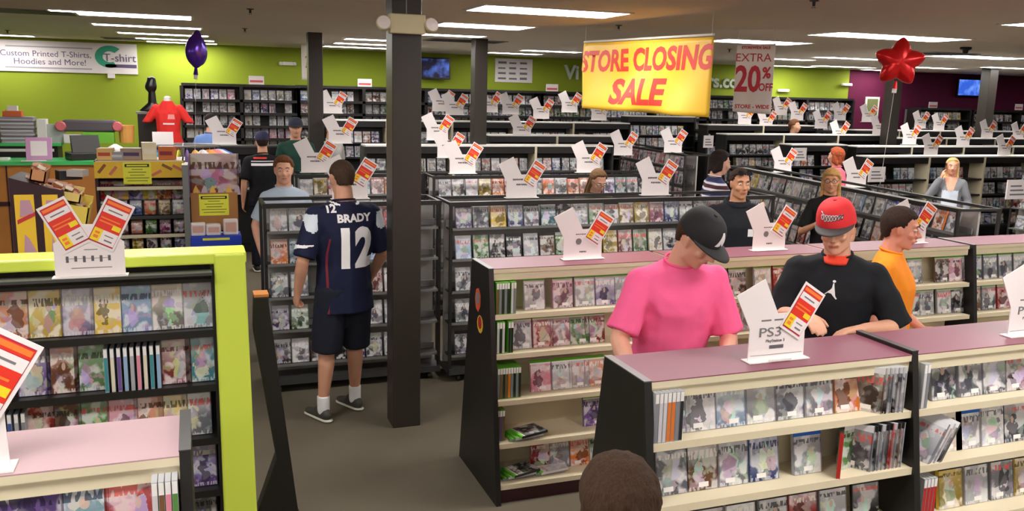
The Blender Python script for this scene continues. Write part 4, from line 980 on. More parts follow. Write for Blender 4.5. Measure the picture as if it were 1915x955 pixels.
    # --- shirt
    if top != 'none':
        m = mat('shirt_%d_%d_%d' % top_rgb, top_rgb, rough, bump=.15, scale=220, spec=.2) if not isinstance(top_rgb, bpy.types.Material) else top_rgb
        C = Blob(); low = min(hem, 1.0)
        tx_, ty_ = (.185 if not female else .165)*fx, .128*fy
        C.hull([(up_((0, 0, 1.30)), (.172*sw*fx, .125*fy, .09), Rx), (S[1]-Rx @ V(.02, 0, .006), (.058, .064, .056)), (S[-1]-Rx @ V(-.02, 0, .006), (.058, .064, .056)), (NB-Rx @ V(0, 0, .006), (.076, .068, .012), Rx)])
        C.hull([(up_((0, 0, 1.28)), (.172*sw*fx, .125*fy, .10), Rx), (up_((0, 0, 1.08)), (.162*fx, .12*fy, .05), Rx)])
        C.hull([(up_((0, 0, 1.08)), (.164*fx, .122*fy, .06), Rx), ((0, 0, hem+.004), (tx_, ty_, .004))])
        for q in (1, -1):
            E_, W_ = Vector(arms[q][0]), Vector(arms[q][1]); sh = S[q]-Rx @ V(q*.01, 0, .005)
            if longsleeve:
                C.hull([(sh, .066), (E_, .056)]); C.hull([(E_, .056), (W_-(W_-E_).normalized()*.01, (.038, .038, .005), along(W_-E_))])
            else:
                e = sh.lerp(E_, sleeve); kk = .85 if female else 1.0
                C.hull([(sh, .067*kk), (e, (.073*kk, .079*kk, .005), along(E_-sh))])
                if sleeve > .95:
                    pass
        shirt = C.bake('shirt', m, T, max(voxel, .009), 5, wrinkle, .11)
        if top in ('tee', 'polo'):
            b = bmesh.new(); K = 28
            ring = []
            for k in range(K):
                a = 2*math.pi*k/K; rr = []
                for j in range(6):
                    c = 2*math.pi*j/6; rr.append(b.verts.new(NB + Rx @ (V((.071+.006*math.cos(c))*math.cos(a), (.064+.006*math.cos(c))*math.sin(a)-.002, .004+.007*math.sin(c)+.010*math.sin(a)))))
                ring.append(rr)
            for k in range(K):
                for j in range(6): f = b.faces.new((ring[k][j], ring[(k+1) % K][j], ring[(k+1) % K][(j+1) % 6], ring[k][(j+1) % 6])); f.smooth = True
            me = bpy.data.meshes.new('collar'); b.to_mesh(me); b.free(); me.materials.append(m); link('collar', me, T)
    else: shirt = None
    # --- trousers / shorts
    if legs:
        Pn = Blob(); Pn.hull([((0, .0, 1.0), (.15*fx, .112*fy, .03)), ((0, .005, .92), (.165*fx, .12*fy, .07))])
        for q in (1, -1):
            fx_, fy_ = feet[q]; hip = V(q*.085, 0, .92); an = V(fx_, fy_, .09); kn = hip.lerp(an, .5)+V(0, -.025, .02)
            if shorts: Pn.hull([(hip, (.10*fx, .11*fy, .08)), (hip.lerp(an, .52)+V(q*.005, -.005, 0), (.098, .105, .006), along(hip-an))])
            else: Pn.hull([(hip, (.098*fx, .108*fy, .08)), (kn, .074)]); Pn.hull([(kn, .074), (an+V(0, 0, .0), (.068, .075, .004))])
        Pn.bake('shorts' if shorts else 'trousers', mat('cloth_%d_%d_%d' % pants_rgb, pants_rgb, .8, spec=.2), T, max(voxel, .010), 4, .008, .15)
        for q in (1, -1):
            fx_, fy_ = feet[q]; an = V(fx_, fy_, .09); td = Vector((math.sin(R(toe)), -math.cos(R(toe)), 0)); sd = Vector((-td.y, td.x, 0)); Mf = Matrix((sd, td, V(0, 0, 1))).transposed()
            Sh = Blob(); Sh.hull([(an+td*-.03+V(0, 0, -.045), (.036, .045, .04), Mf), (an+td*.02+V(0, 0, -.0), (.034, .045, .03), Mf), (an+td*.07+V(0, 0, -.05), (.042, .05, .03), Mf)]); Sh.hull([(an+td*.06+V(0, 0, -.048), (.042, .05, .03), Mf), (an+td*.15+V(0, 0, -.058), (.042, .055, .022), Mf)])
            so = Sh.bake('shoe', M_shoe if shorts else mat('black_shoe', (26, 24, 24), .5), T, .008, 2)
            S2 = Blob(); S2.hull([(an+td*-.035+V(0, 0, -.078), (.042, .05, .012), Mf), (an+td*.15+V(0, 0, -.078), (.048, .062, .012), Mf)]); S2.bake('sole', M_sole, so, .006, 1)
            if shorts:
                Sk = Blob(); Sk.hull([(an+V(0, 0, -.02), .042), (an+V(0, 0, .085), (.043, .045, .004))]); Sk.bake('sock', M_sock, T, .007, 2)
    # --- hair
    mh = hair_mat(hair_rgb)
    if hair != 'none':
        me = hair_cap(None, **hairp); me.materials.append(mh)
        if hair in ('short',):
            o = link('hair', me, T); o.matrix_local = Matrix.LocRotScale(HC, Hm.to_quaternion(), (head_s,)*3)
        else:
            Hb = Blob(); me.transform(Matrix.LocRotScale(HC, Hm.to_quaternion(), (head_s,)*3)); Hb.v = [v.co.copy() for v in me.vertices]; Hb.f = [tuple(p.vertices) for p in me.polygons]
            if hair == 'long':
                for q in (1, -1):
                    Hb.hull([(H((q*.066, .02, .05)), .022), (H((q*.078, .01, -.03)), .018), (H((q*.075, .02, -.10)), .02)]); Hb.hull([(H((q*.075, .02, -.10)), .02), (H((q*.08, .0, -.2)), (.03, .02, .03))])
                Hb.hull([(H((0, .09, .02)), (.06, .02, .04)), (H((0, .085, -.12)), (.07, .02, .05)), (H((0, .08, -.2)), (.07, .02, .03))])
            if hair == 'tied':
                Hb.hull([(H((0, .11, .03)), .035), (H((0, .125, .01)), .03)])
            if hair == 'bob':
                for q in (1, -1): Hb.hull([(H((q*.07, .02, .04)), .024), (H((q*.08, .015, -.06)), .022), (H((q*.06, .06, -.09)), .026)])
                Hb.hull([(H((0, .09, .02)), (.06, .02, .04)), (H((0, .085, -.07)), (.065, .02, .03))])
            Hb.bake('hair', mh, T, .006, 2, .006, .03)
            bpy.data.meshes.remove(me)
    # --- cap
    if cap:
        crgb, brgb, rev = cap[0], cap[1], (cap[2] if len(cap) > 2 else 0)
        Mc = Hm @ Matrix.Rotation(R(rev), 3, 'Z') @ Matrix.Rotation(R(cap[3] if len(cap) > 3 else 4), 3, 'X')
        bm = bmesh.new(); bmesh.ops.create_uvsphere(bm, u_segments=48, v_segments=32, radius=1)
        for v in bm.verts:
            p = v.co.copy(); z_ = p.z
            if z_ < 0: z_ = z_*.08
            else: z_ = 1-(1-z_)**1.15
            rr = math.hypot(p.x, p.y); k = (rr**.72/rr) if rr > 1e-6 else 1
            if p.z <= 0: k = 1/max(rr, 1e-6) if rr > .5 else 2
            v.co = Vector((p.x*k*.0895, p.y*k*.1085+.014, z_*.107+.035))
        for f in bm.faces: f.smooth = True
        me = bpy.data.meshes.new('cap_crown'); bm.to_mesh(me); bm.free(); mc = mat('cap_%d_%d_%d' % crgb, crgb, .8, bump=.1, scale=200); me.materials.append(mc)
        crown = link('cap', me, T); crown.matrix_local = Matrix.LocRotScale(HC, Mc.to_quaternion(), (head_s,)*3)
        bm = bmesh.new(); N = 24; rows_ = []
        for i in range(N+1):
            a = math.pi*(.06+.88*i/N); r_ = []
            for j in range(7):
                f_ = j/6; inner = V(math.cos(a)*.086, -math.sin(a)*.100+.012, .038); outer = V(math.cos(a)*.092, -math.sin(a)*.185+.02, .038-.002)
                if i in (0, N): outer = inner+V(0, -.006, 0)
                p = inner.lerp(outer, f_); p.z += -.9*abs(p.x)**2 * 1.1 + .004; r_.append(p)
            rows_.append(r_)
        vs_ = [[(bm.verts.new(p+V(0, 0, .003)), bm.verts.new(p-V(0, 0, .003))) for p in r_] for r_ in rows_]
        for i in range(N):
            for j in range(6):
                a, b_, c, d = vs_[i][j], vs_[i+1][j], vs_[i+1][j+1], vs_[i][j+1]
                bm.faces.new((a[0], b_[0], c[0], d[0])); bm.faces.new((a[1], d[1], c[1], b_[1]))
            bm.faces.new((vs_[i][6][0], vs_[i+1][6][0], vs_[i+1][6][1], vs_[i][6][1]))
            bm.faces.new((vs_[i][0][0], vs_[i][0][1], vs_[i+1][0][1], vs_[i+1][0][0]))
        for e_ in (0, N):
            for j in range(6): bm.faces.new((vs_[e_][j][0], vs_[e_][j+1][0], vs_[e_][j+1][1], vs_[e_][j][1]))
        bmesh.ops.recalc_face_normals(bm, faces=bm.faces)
        for f in bm.faces: f.smooth = True
        me = bpy.data.meshes.new('brim'); bm.to_mesh(me); bm.free(); me.materials.append(mat('cap_%d_%d_%d' % brgb, brgb, .8)); link('brim', me, crown)
        b = MB(); b.lathe([(.0, .147), (.008, .146), (.0085, .142), (0, .141)], mc, 10, c=(0, .014, 0)); b.build('button', crown)
    else: crown = None
    if glasses:
        b = MB()
        for q in (1, -1):
            pts = [H((q*.032+.026*math.cos(a*.5236), -.103, .010+.017*math.sin(a*.5236))) for a in range(12)]
            for k in range(12): b.tube(pts[k], pts[(k+1) % 12], .0022, M_black, 6)
            b.tube(H((q*.058, -.103, .014)), H((q*.078, .0, .018)), .002, M_black, 6)
        b.tube(H((.007, -.105, .012)), H((-.007, -.105, .012)), .002, M_black, 6); b.build('glasses', T)
    return dict(T=T, shirt=shirt, crown=crown, H=H, Hm=Hm, S=S, NB=NB, body=body, up=up_)

def decal(P, on, name, txt, size, m, x, z, front=True, sx=1, bold=0, shear=0, me=None, off=.002, cut=.012, roll=0, dx=0, rgb=None):
    """lettering laid on the surface of a garment, projected along its y axis"""
    tree = BVHTree.FromPolygons([v.co.copy() for v in on.data.vertices], [tuple(p.vertices) for p in on.data.polygons])
    me = me or text_mesh(txt, size, m, sx=sx, bold=bold, shear=shear, cut=cut, extrude=0)
    sgn = 1 if front else -1; c, s_ = math.cos(R(roll)), math.sin(R(roll))
    for v in me.vertices:
        x_, z_ = v.co.x*c-v.co.z*s_, v.co.x*s_+v.co.z*c
        p = V(x+x_*sgn, -sgn*.6, z+z_)
        h_ = tree.ray_cast(p, V(0, sgn, 0), 1.2)
        v.co = (h_[0] if h_[0] else V(p.x, -sgn*.12, p.z)) + V(0, -sgn*off, 0)
    return link(name, me, on)
def poly_mesh(pts, m, cut=.012):
    bm = bmesh.new(); bm.faces.new([bm.verts.new((x_, 0, z_)) for x_, z_ in pts]); bmesh.ops.triangulate(bm, faces=bm.faces)
    for _ in range(5):
        es = [e for e in bm.edges if e.calc_length() > cut]
        if not es: break
        bmesh.ops.subdivide_edges(bm, edges=es, cuts=1); bmesh.ops.triangulate(bm, faces=bm.faces)
    me = bpy.data.meshes.new('patch'); bm.to_mesh(me); bm.free(); me.materials.append(m); return me
M_wt = mat('white_print', (232, 230, 232), .6); M_rp = mat('dark_red_piping', (120, 24, 44), .6); M_silv = mat('pale_shoulder_panel', (205, 212, 222), .6)

# 1 man in the number 12 jersey
P = person('man seen from behind in navy number 12 football jersey, shorts and white socks', .975, 6.08, 1.885, yaw=192, voxel=.008, skin_rgb=(206, 152, 124), sk='j', top='polo', top_rgb=(26, 30, 56), sleeve=.93, hem=.76, fat=1.12,
           pants_rgb=(30, 33, 44), shorts=True, hair='short', hair_rgb=(70, 52, 40), hairp=dict(front=38, side=0, back=-44, thick=.006), shoulders=1.12, lfoot=(.15, -.02), rfoot=(-.12, -.13), toe=14,
           larm=((.292, .04, 1.13), (.30, -.055, .90)), rarm=((-.285, .0, 1.14), (-.27, -.16, .95)), lhand=dict(curl=1.25, n=(-1, 0, 0), t=(0, -1, 0)), rhand=dict(curl=.8, n=(1, 0, 0), t=(0, -1, .1)), wrinkle=.012, hpitch=6)
jer = P['shirt']
decal(P, jer, 'back_number', '12', .34, M_wt, -.032, 1.19, False, sx=.80, bold=.018)
decal(P, jer, 'back_name', 'BRADY', .07, M_wt, -.036, 1.395, False, sx=1.05, bold=.003)
decal(P, jer, 'side_piping', '', 0, M_rp, .145, 1.05, False, me=poly_mesh([(-.008, -.28), (.006, -.28), (.006, .12), (.018, .22), (.008, .22), (-.006, .12)], M_rp))
def surf_patch(on, name, m, sel, off=.0025):
    """a panel of the garment itself: the faces chosen by sel, laid just over it"""
    me = on.data; vs_ = {}; fs = []; vv = []
    for p in me.polygons:
        if sel(p.center):
            f = []
            for i in p.vertices:
                if i not in vs_: vs_[i] = len(vv); v = me.vertices[i]; vv.append(v.co+v.normal*off)
                f.append(vs_[i])
            fs.append(f)
    m2 = bpy.data.meshes.new(name); m2.from_pydata([tuple(v) for v in vv], [], fs); m2.materials.append(m); m2.polygons.foreach_set('use_smooth', [True]*len(fs)); return link(name, m2, on)
for q in (1, -1): surf_patch(jer, 'shoulder_panel', M_silv, lambda c, q=q: .205 < c.x*q < .275 and 1.31 < c.z < 1.43 and c.z > 1.31+abs(c.x*q-.24)*.5)
surf_patch(jer, 'sleeve_logo', M_wt, lambda c: c.x > .24 and 1.205 < c.z < 1.24 and abs(c.y-.05) < .055 and (c.z-1.205) > .25*abs(c.y-.02))
surf_patch(jer, 'neck_trim', M_wt, lambda c: math.hypot(c.x, c.y-.015) < .098 and c.z > 1.48 and math.hypot(c.x, c.y-.015) > .083)
decal(P, jer, 'shoulder_number', '12', .07, M_wt, .115, 1.46, False, bold=.003)

# 2 woman in the pale blue T-shirt
person('smiling woman in a pale blue T-shirt standing behind the wire DVD rack', .735, 7.75, 1.79, yaw=2, voxel=.01, skin_rgb=(226, 170, 142), sk='w', top='tee', top_rgb=(186, 202, 220), female=True, hair='tied', hair_rgb=(112, 72, 44), hairp=dict(front=36, side=-4, back=-50, thick=.013), hpitch=4, hyaw=-6,
       larm=((.25, .02, 1.17), (.22, -.12, .96)), rarm=((-.25, .02, 1.17), (-.22, -.12, .96)), fat=1.05)
# 3 man in black T-shirt, back to us
P = person('man with a navy cap seen from behind in a black T-shirt with white chest print', .84, 11.6, 1.80, yaw=182, voxel=.013, top='tee', top_rgb=(22, 22, 26), sleeve=.9, hem=.84, fat=1.1, pants_rgb=(22, 24, 34), cap=((34, 34, 66), (34, 34, 66), 0), hair='short', hair_rgb=(45, 35, 30), hairp=dict(back=-44, thick=.006), wrinkle=.01)
decal(P, P['shirt'], 'back_print', '', 0, M_wt, 0, 1.375, False, me=poly_mesh([(-.15, -.016), (.15, -.016), (.15, .016), (-.15, .016)], M_wt, .03))
decal(P, P['shirt'], 'back_stripe', '', 0, M_wt, 0, 1.415, False, me=poly_mesh([(-.15, -.005), (.15, -.005), (.15, .005), (-.15, .005)], M_wt, .03))
decal(P, P['shirt'], 'back_title', '', 0, M_red, .04, 1.455, False, me=poly_mesh([(-.08, -.01), (.08, -.01), (.08, .01), (-.08, .01)], M_red, .03))
# 4 green jacket and cap
person('man in a dark green jacket and dark cap standing far back beside the narrow column', 1.36, 12.5, 1.95, yaw=0, voxel=.014, top='coat', top_rgb=(34, 66, 56), longsleeve=True, cap=((42, 46, 66), (30, 32, 44)), hair='short', hair_rgb=(50, 38, 30), fat=1.05)
# 5 half hidden behind the column
person('person in a dark cap half hidden by the right side of the narrow column', 2.0, 13.5, 1.88, yaw=40, voxel=.015, top='tee', top_rgb=(180, 176, 172), cap=((44, 44, 52), (44, 44, 52)), hair='short', hair_rgb=(40, 32, 28))
# 6 blue shirt shopper
person('dark-haired person in a light blue shirt behind the sale sign at the candy displays', .27, 13.8, 1.97, yaw=150, voxel=.015, top='tee', top_rgb=(118, 150, 214), hair='short', hair_rgb=(40, 34, 32), fat=1.15, hpitch=12)
# 7 glasses woman
person('woman with long brown hair and glasses looking down between the wire racks', 3.70, 7.7, 1.68, yaw=-8, voxel=.01, skin_rgb=(222, 168, 142), sk='g', top='tee', top_rgb=(62, 60, 50), longsleeve=True, female=True, hair='long', hair_rgb=(112, 84, 56), hairp=dict(front=44, side=0, back=-40, thick=.012), glasses=True, hpitch=28, hyaw=12)
# 8 striped shirt
def stripe_mat():
    m = bpy.data.materials.new('striped_cloth'); m.use_nodes = True; nt = m.node_tree; tc = nt.nodes.new('ShaderNodeTexCoord'); sp = nt.nodes.new('ShaderNodeSeparateXYZ'); nt.links.new(tc.outputs['Object'], sp.inputs[0])
    mu = nt.nodes.new('ShaderNodeMath'); mu.operation = 'MULTIPLY'; mu.inputs[1].default_value = 7.5; nt.links.new(sp.outputs[2], mu.inputs[0]); fr = nt.nodes.new('ShaderNodeMath'); fr.operation = 'FRACT'; nt.links.new(mu.outputs[0], fr.inputs[0])
    cr = nt.nodes.new('ShaderNodeValToRGB'); cr.color_ramp.interpolation = 'CONSTANT'; el = cr.color_ramp.elements; el[0].position = 0; el[0].color = srgb(34, 38, 82)
    el[1].position = .28; el[1].color = srgb(222, 220, 228)
    for p_, c_ in ((.46, (74, 30, 44)), (.74, (222, 220, 228)), (.9, (50, 60, 120))): e = el.new(p_); e.color = srgb(*c_)
    nt.links.new(fr.outputs[0], cr.inputs[0]); nt.links.new(cr.outputs[0], nt.nodes['Principled BSDF'].inputs['Base Color']); nt.nodes['Principled BSDF'].inputs['Roughness'].default_value = .8; return m
M_str = stripe_mat()
person('dark-haired person in a navy, maroon and white striped shirt turned away', 5.12, 7.75, 1.84, yaw=75, voxel=.011, skin_rgb=(222, 170, 146), sk='s', top='tee', top_rgb=M_str, hair='bob', hair_rgb=(44, 34, 32), hpitch=12, fat=1.1, rarm=((-.27, -.10, 1.18), (-.22, -.33, 1.22)))
# 9 hoodie man
P = person('man in a black hooded sweatshirt with sunglasses pushed up on his head', 4.22, 6.05, 1.80, yaw=-24, voxel=.009, skin_rgb=(210, 152, 118), sk='h', top='coat', top_rgb=(28, 30, 36), longsleeve=True, fat=1.28, shoulders=1.12, hair='short', hair_rgb=(58, 40, 30), hairp=dict(front=38, side=-6, back=-50, thick=.007), hyaw=12, hpitch=2, head_s=1.03,
           larm=((.30, .02, 1.14), (.24, -.12, .92)), rarm=((-.30, .02, 1.14), (-.24, -.12, .92)))
Hf = P['H']; b = MB()
for q in (1, -1):
    pts = [Hf((q*.034+.027*math.cos(a*.5236), -.076+.01*math.sin(a*.5236), .098+.017*math.sin(a*.5236))) for a in range(12)]
    b.face(pts, mat('sunglass_lens', (30, 30, 34), .08)); 
    for k in range(12): b.tube(pts[k], pts[(k+1) % 12], .0025, M_black, 6)
    b.tube(Hf((q*.06, -.07, .098)), Hf((q*.08, .03, .06)), .0025, M_black, 6)
b.build('sunglasses', P['T'])
Bh = Blob(); NB = P['NB']
for k in range(16):
    a = 2*math.pi*k/16; a2 = 2*math.pi*(k+1)/16
    if True: Bh.hull([(NB+V(.088*math.cos(a), .085*math.sin(a)+.01, -.012+.028*math.sin(a)), .026), (NB+V(.088*math.cos(a2), .085*math.sin(a2)+.01, -.012+.028*math.sin(a2)), .026)])
Bh.bake('hood', mat('shirt_28_30_36', (28, 30, 36)), P['T'], .01, 3)
decal(P, P['shirt'], 'chest_patch', '', 0, M_wt, .09, 1.27, True, me=poly_mesh([(-.022, -.03), (.022, -.03), (.022, .03), (-.022, .03)], M_wt))
# 10 blonde with glasses, black top
person('blonde woman with fringe and dark glasses in a black top, arm raised', 5.75, 6.75, 1.73, yaw=-42, voxel=.010, skin_rgb=(214, 152, 118), sk='b', top='tee', top_rgb=(24, 24, 26), female=True, hair='long', hair_rgb=(196, 152, 92), hairp=dict(front=22, side=-10, back=-40, thick=.014), glasses=True, sleeve=.85, pants_rgb=(70, 74, 82),
       rarm=((-.24, -.05, 1.13), (-.10, -.24, 1.24)), rhand=dict(d=(.6, -.2, .6), n=(.6, .4, -.5), t=(0, -.2, 1), curl=.7), larm=((.24, .02, 1.16), (.2, -.14, .95)), hpitch=2)
# 11 pink top
person('red-haired person in a pink top facing away beside a sale sign', 8.05, 9.4, 1.76, yaw=200, voxel=.014, top='tee', top_rgb=(236, 112, 134), hair='bob', hair_rgb=(150, 72, 42), female=True)
# 12 blonde woman on the phone
P = person('blonde woman holding a phone to her ear in a grey cardigan and white top', 9.45, 8.8, 1.66, yaw=-42, voxel=.010, skin_rgb=(224, 160, 132), sk='p', top='coat', top_rgb=(128, 130, 136), longsleeve=True, female=True, hair='long', hair_rgb=(222, 186, 122), hairp=dict(front=40, side=0, back=-40, thick=.014), pants_rgb=(120, 122, 130), fat=1.0,
           rarm=((-.27, -.06, 1.22), (-.13, -.12, 1.50)), rhand=dict(d=(.15, .1, 1), n=(1, .2, 0), t=(.1, -1, .1), curl=.6), larm=((.25, .02, 1.16), (.2, -.16, .98)))
surf_patch(P['shirt'], 'white_top', mat('pale_white_cloth', (206, 214, 228), .8), lambda c: c.y < -.04 and abs(c.x) < .10 and c.z < 1.32, .004)
surf_patch(P['shirt'], 'open_neckline', skin((224, 160, 132), 'p'), lambda c: c.y < -.02 and abs(c.x) < .07*(.35+(c.z-1.28)*4) and c.z >= 1.29 and c.z < 1.5, .004)
b = MB(); b.box(-.03, .03, -.005, .005, -.06, .06, M_black); b.build('mobile_phone', None, P['T'].matrix_local @ V(0, 0, 0))
ph = bpy.data.objects['mobile_phone']; ph['label'] = 'dark mobile phone held at the ear of the blonde woman'; ph['category'] = 'phone'
bpy.context.view_layer.update()
hp = P['T'].matrix_world @ P['H']((-.092, -.01, -.01)); ph.location = hp; ph.rotation_euler = (R(10), 0, R(-42+80))
# 13 pink shirt man
P = person('man in a bright pink T-shirt and black cap looking down at the games', 2.17, 3.62, 1.89, yaw=-6, voxel=.007, skin_rgb=(226, 168, 144), sk='k', lean=12, hyaw=30, hpitch=26, top='tee', top_rgb=(252, 104, 156), sleeve=.86, hem=.84, fat=1.10, shoulders=1.04, cap=((30, 30, 32), (44, 44, 46), 0, 8), hair='short', hair_rgb=(70, 48, 36), hairp=dict(front=60, side=-14, back=-50, thick=.006),
           rarm=((-.29, -.13, 1.16), (-.32, -.35, 1.08)), larm=((.26, -.10, 1.13), (.13, -.33, 1.14)), lhand=dict(d=(.1, -.9, -.35), n=(0, -.3, -1), t=(-1, 0, 0), curl=.4), wrinkle=.02, nose=1.05)
decal(P, P['crown'], 'cap_logo', 'A', .072, M_wt, 0, .088, True, bold=.005, cut=.006, off=.0015)
decal(P, P['crown'], 'cap_logo', 'N', .036, M_wt, 0, .078, True, bold=.003, cut=.006, off=.002)
# 14 red cap man
P = person('man in a red and grey cap and black T-shirt with a small white logo', 3.17, 3.62, 1.86, yaw=-46, voxel=.007, skin_rgb=(222, 166, 138), sk='r', lean=6, hyaw=-4, hpitch=9, hroll=-5, top='tee', top_rgb=(27, 29, 34), sleeve=.98, hem=.84, fat=1.10, shoulders=1.04, cap=((222, 42, 48), (72, 70, 72), 0, 6), hair='short', hair_rgb=(54, 38, 30), hairp=dict(front=60, side=-14, back=-50, thick=.005),
           larm=((.31, -.04, 1.17), (.17, -.27, 1.20)), rarm=((-.25, -.13, 1.18), (-.08, -.36, 1.25)), rhand=dict(d=(.5, -.85, -.16), n=(.2, -.1, -1), t=(.4, .8, 0), curl=.35), lhand=dict(d=(-.8, -.4, -.15), n=(-.1, -.2, -1), t=(-.3, .8, 0), curl=.4), wrinkle=.018, head_s=1.04)
sh = P['shirt']
fig = [(-.02, -.004), (-.011, .004), (-.004, .010), (.0, .016), (.002, .03), (.005, .031), (.005, .017), (.009, .008), (.006, .002), (.011, -.008), (.018, -.018), (.014, -.02), (.004, -.009), (-.001, -.003), (-.012, -.001), (-.024, -.010)]
decal(P, sh, 'chest_logo', '', 0, M_wt, .0, 1.33, True, me=poly_mesh([(a*1.5, c*1.5) for a, c in fig], M_wt, .006))
decal(P, sh, 'chest_logo', '', 0, M_wt, .0, 1.33, True, me=poly_mesh([(.007+.008*math.cos(a*.7), .054+.006*math.sin(a*.7)) for a in range(9)], M_wt, .006))
Bu = Blob(); Bu.hull([(P['NB']+V(0, 0, .002), (.071, .064, .008)), (P['NB']+V(0, -.078, -.034), (.052, .014, .012)), (P['NB']+V(0, .0, -.05), (.06, .06, .01))]); Bu.bake('red_undershirt', mat('red_orange_cloth', (226, 66, 40), .8), P['T'], .005, 2)
# script on the cap: one flowing line
tree = BVHTree.FromPolygons([v.co.copy() for v in P['crown'].data.vertices], [tuple(p.vertices) for p in P['crown'].data.polygons]); prev = None; b = MB(); b2 = MB()
for k in range(90):
    u = k/89; x_ = -.048+.096*u+.008*math.sin(u*44); z_ = .090+.004*u+.013*math.cos(u*44)*(1.2-u*.6)+(.008 if u < .12 else 0)
    h_ = tree.ray_cast(V(x_, -.4, z_), V(0, 1, 0), 1)
    if h_[0] is None: continue
    q = h_[0]+V(0, -.001, 0)
    if prev: b.tube(prev, q, .0022, M_wt, 5); b2.tube(prev+V(.001, .0012, -.001), q+V(.001, .0012, -.001), .0036, M_black, 5)
    prev = q
b2.build('script_outline', P['crown']); b.build('script_lettering', P['crown'])
# 15 orange shirt man
P = person('dark-haired man in an orange shirt seen from the side behind the red cap man', 3.88, 4.0, 1.76, yaw=40, voxel=.007, skin_rgb=(222, 150, 128), sk='o', lean=3, hyaw=2, hpitch=6, top='polo', top_rgb=(250, 148, 40), sleeve=.9, hem=.82, fat=1.25, shoulders=1.05, hair='short', hair_rgb=(52, 36, 30), hairp=dict(front=30, side=-16, back=-56, thick=.008), nose=.95, head_s=1.05,
           rarm=((-.26, .03, 1.14), (-.24, -.12, .93)), larm=((.26, .0, 1.14), (.24, -.2, 1.0)))
# 16 head in the foreground
P = person('person with brown hair seen from behind at the bottom edge, only the head showing', .87, 1.62, 1.56, yaw=170, voxel=.008, top='tee', top_rgb=(60, 52, 50), hair='bob', hair_rgb=(64, 46, 34), hairp=dict(front=30, side=-10, back=-40, thick=.02), face=False, head_s=1.08)
# 17 far brown head
person('distant person with brown hair in a maroon top among the back rows', 11.4, 14.6, 1.98, yaw=30, voxel=.016, top='tee', top_rgb=(92, 34, 46), hair='short', hair_rgb=(110, 72, 48))
# ---------------------------------------------------------------- left side: counters, candy, clothes
M_cgreen = mat('counter_green_laminate', (76, 200, 110), .35); M_cwood = mat('counter_wood', (196, 128, 56), .5, noise_amt=.08, scale=3)
M_ylw = mat('candy_yellow', (244, 200, 52), .5); M_note = mat('note_yellow', (240, 240, 70), .5); M_dpurple = mat('deep_brown_laminate', (52, 22, 32), .5)
# main counter
CY = 13.2
t = thing('checkout_counter', 'long wooden counter with green top at the left edge', 'counter', (-3.1, CY, 0))
b = MB(); b.box(-1.4, 2.2, 0, .6, .05, 1.27, M_cwood); b.build('front_panel', t); b = MB(); b.box(-1.42, 2.22, -.04, .66, 1.27, 1.32, M_cgreen); b.build('counter_top', t)
b = MB(); b.box(-1.4, 1.7, .05, .6, 0, .05, M_black); b.build('kick_board', t); b = MB(); b.box(-1.4, 1.72, -.012, 0, .72, .78, M_dpurple); b.build('trim_strip', t)
for q in (-.2, .75): b = MB(); b.box(q-.008, q+.008, -.012, 0, .06, 1.26, M_dpurple); b.build('panel_joint', t)
t = thing('back_counter', 'raised green back counter piled with magazines and boxes at the left edge', 'counter', (-3.0, 14.2, 0))
b = MB(); b.box(-1.3, 1.15, .02, .5, .0, 1.46, M_black); b.build('carcass', t); b = MB(); b.box(-1.32, 1.2, -.02, .55, 1.46, 1.50, M_cgreen); b.build('counter_top', t)
b = MB(); b.box(-1.25, 1.1, .0, .02, 1.38, 1.42, M_whitep); b.build('shelf_edge', t)
# things on the counters
def on(px, y): return aty(px, 280, y).x
def boxy(name, cat, label, x, y, z, w_, d_, h_, m, yaw=0, group=None, front=None, bev=.002):
    b = MB(); b.box(-w_/2, w_/2, -d_/2, d_/2, 0, h_, m, front); return b.build(name, None, (x, y, z), (0, 0, R(yaw)), label=label, cat=cat, group=group, bevel=bev)
mags = [mat('magazine_%d' % k, c, .4) for k, c in enumerate(((190, 180, 190), (150, 140, 155), (205, 200, 205), (120, 112, 126)))]
for k in range(14): boxy('magazine', 'magazine', 'magazine lying %s from the bottom of the stack on the raised green counter' % ordn(k), -2.36+.006*math.sin(k*2), 14.4, 1.501+k*.0265, .42, .30, .0255, mags[k % 4], 3*math.sin(k*1.7), 'stack of magazines')
boxy('storage_tub', 'tub', 'orange tub on top of the magazine stack', -2.42, 14.4, 1.874, .24, .2, .08, mat('tub_orange', (214, 104, 56), .5)); boxy('tissue_box', 'box', 'white box on the orange tub', -2.42, 14.4, 1.955, .13, .1, .07, M_white)
boxy('paper_stack', 'paper', 'white papers left of the magazine stack at the left edge', -2.72, 14.4, 1.501, .22, .28, .26, M_white)
boxy('binder', 'binder', 'white binder standing right of the magazine stack', -2.05, 14.4, 1.501, .12, .24, .34, M_white)
boxy('monitor_back', 'monitor', 'light grey flat box right of the binder on the raised counter', -1.9, 14.35, 1.501, .30, .06, .27, mat('light_grey_plastic', (180, 182, 182), .5))
boxy('price_placard', 'sign', 'white placard on the raised green counter', -1.62, 14.27, 1.501, .30, .02, .13, M_white); 
boxy('product_box', 'box', 'bright green box right of the white placard', -1.30, 14.3, 1.501, .42, .2, .16, mat('bright_green_box', (120, 190, 60), .5))
t = thing('printer', 'dark boombox-like machine with pink round ends on the raised counter', 'machine', (-1.42, 14.4, 1.665))
b = MB(); b.box(-.36, .36, -.12, .12, 0, .17, mat('machine_grey', (92, 82, 92), .5)); b.build('casing', t, bevel=.03)
for q in (-.38, .38): b = MB(); b.lathe([(.0, -.03), (.07, -.03), (.075, 0), (.06, .03), (0, .03)], mat('pink_plastic', (222, 110, 120), .5), 14); b.build('round_end', t, (q, -.13, .08), (R(90), 0, 0))
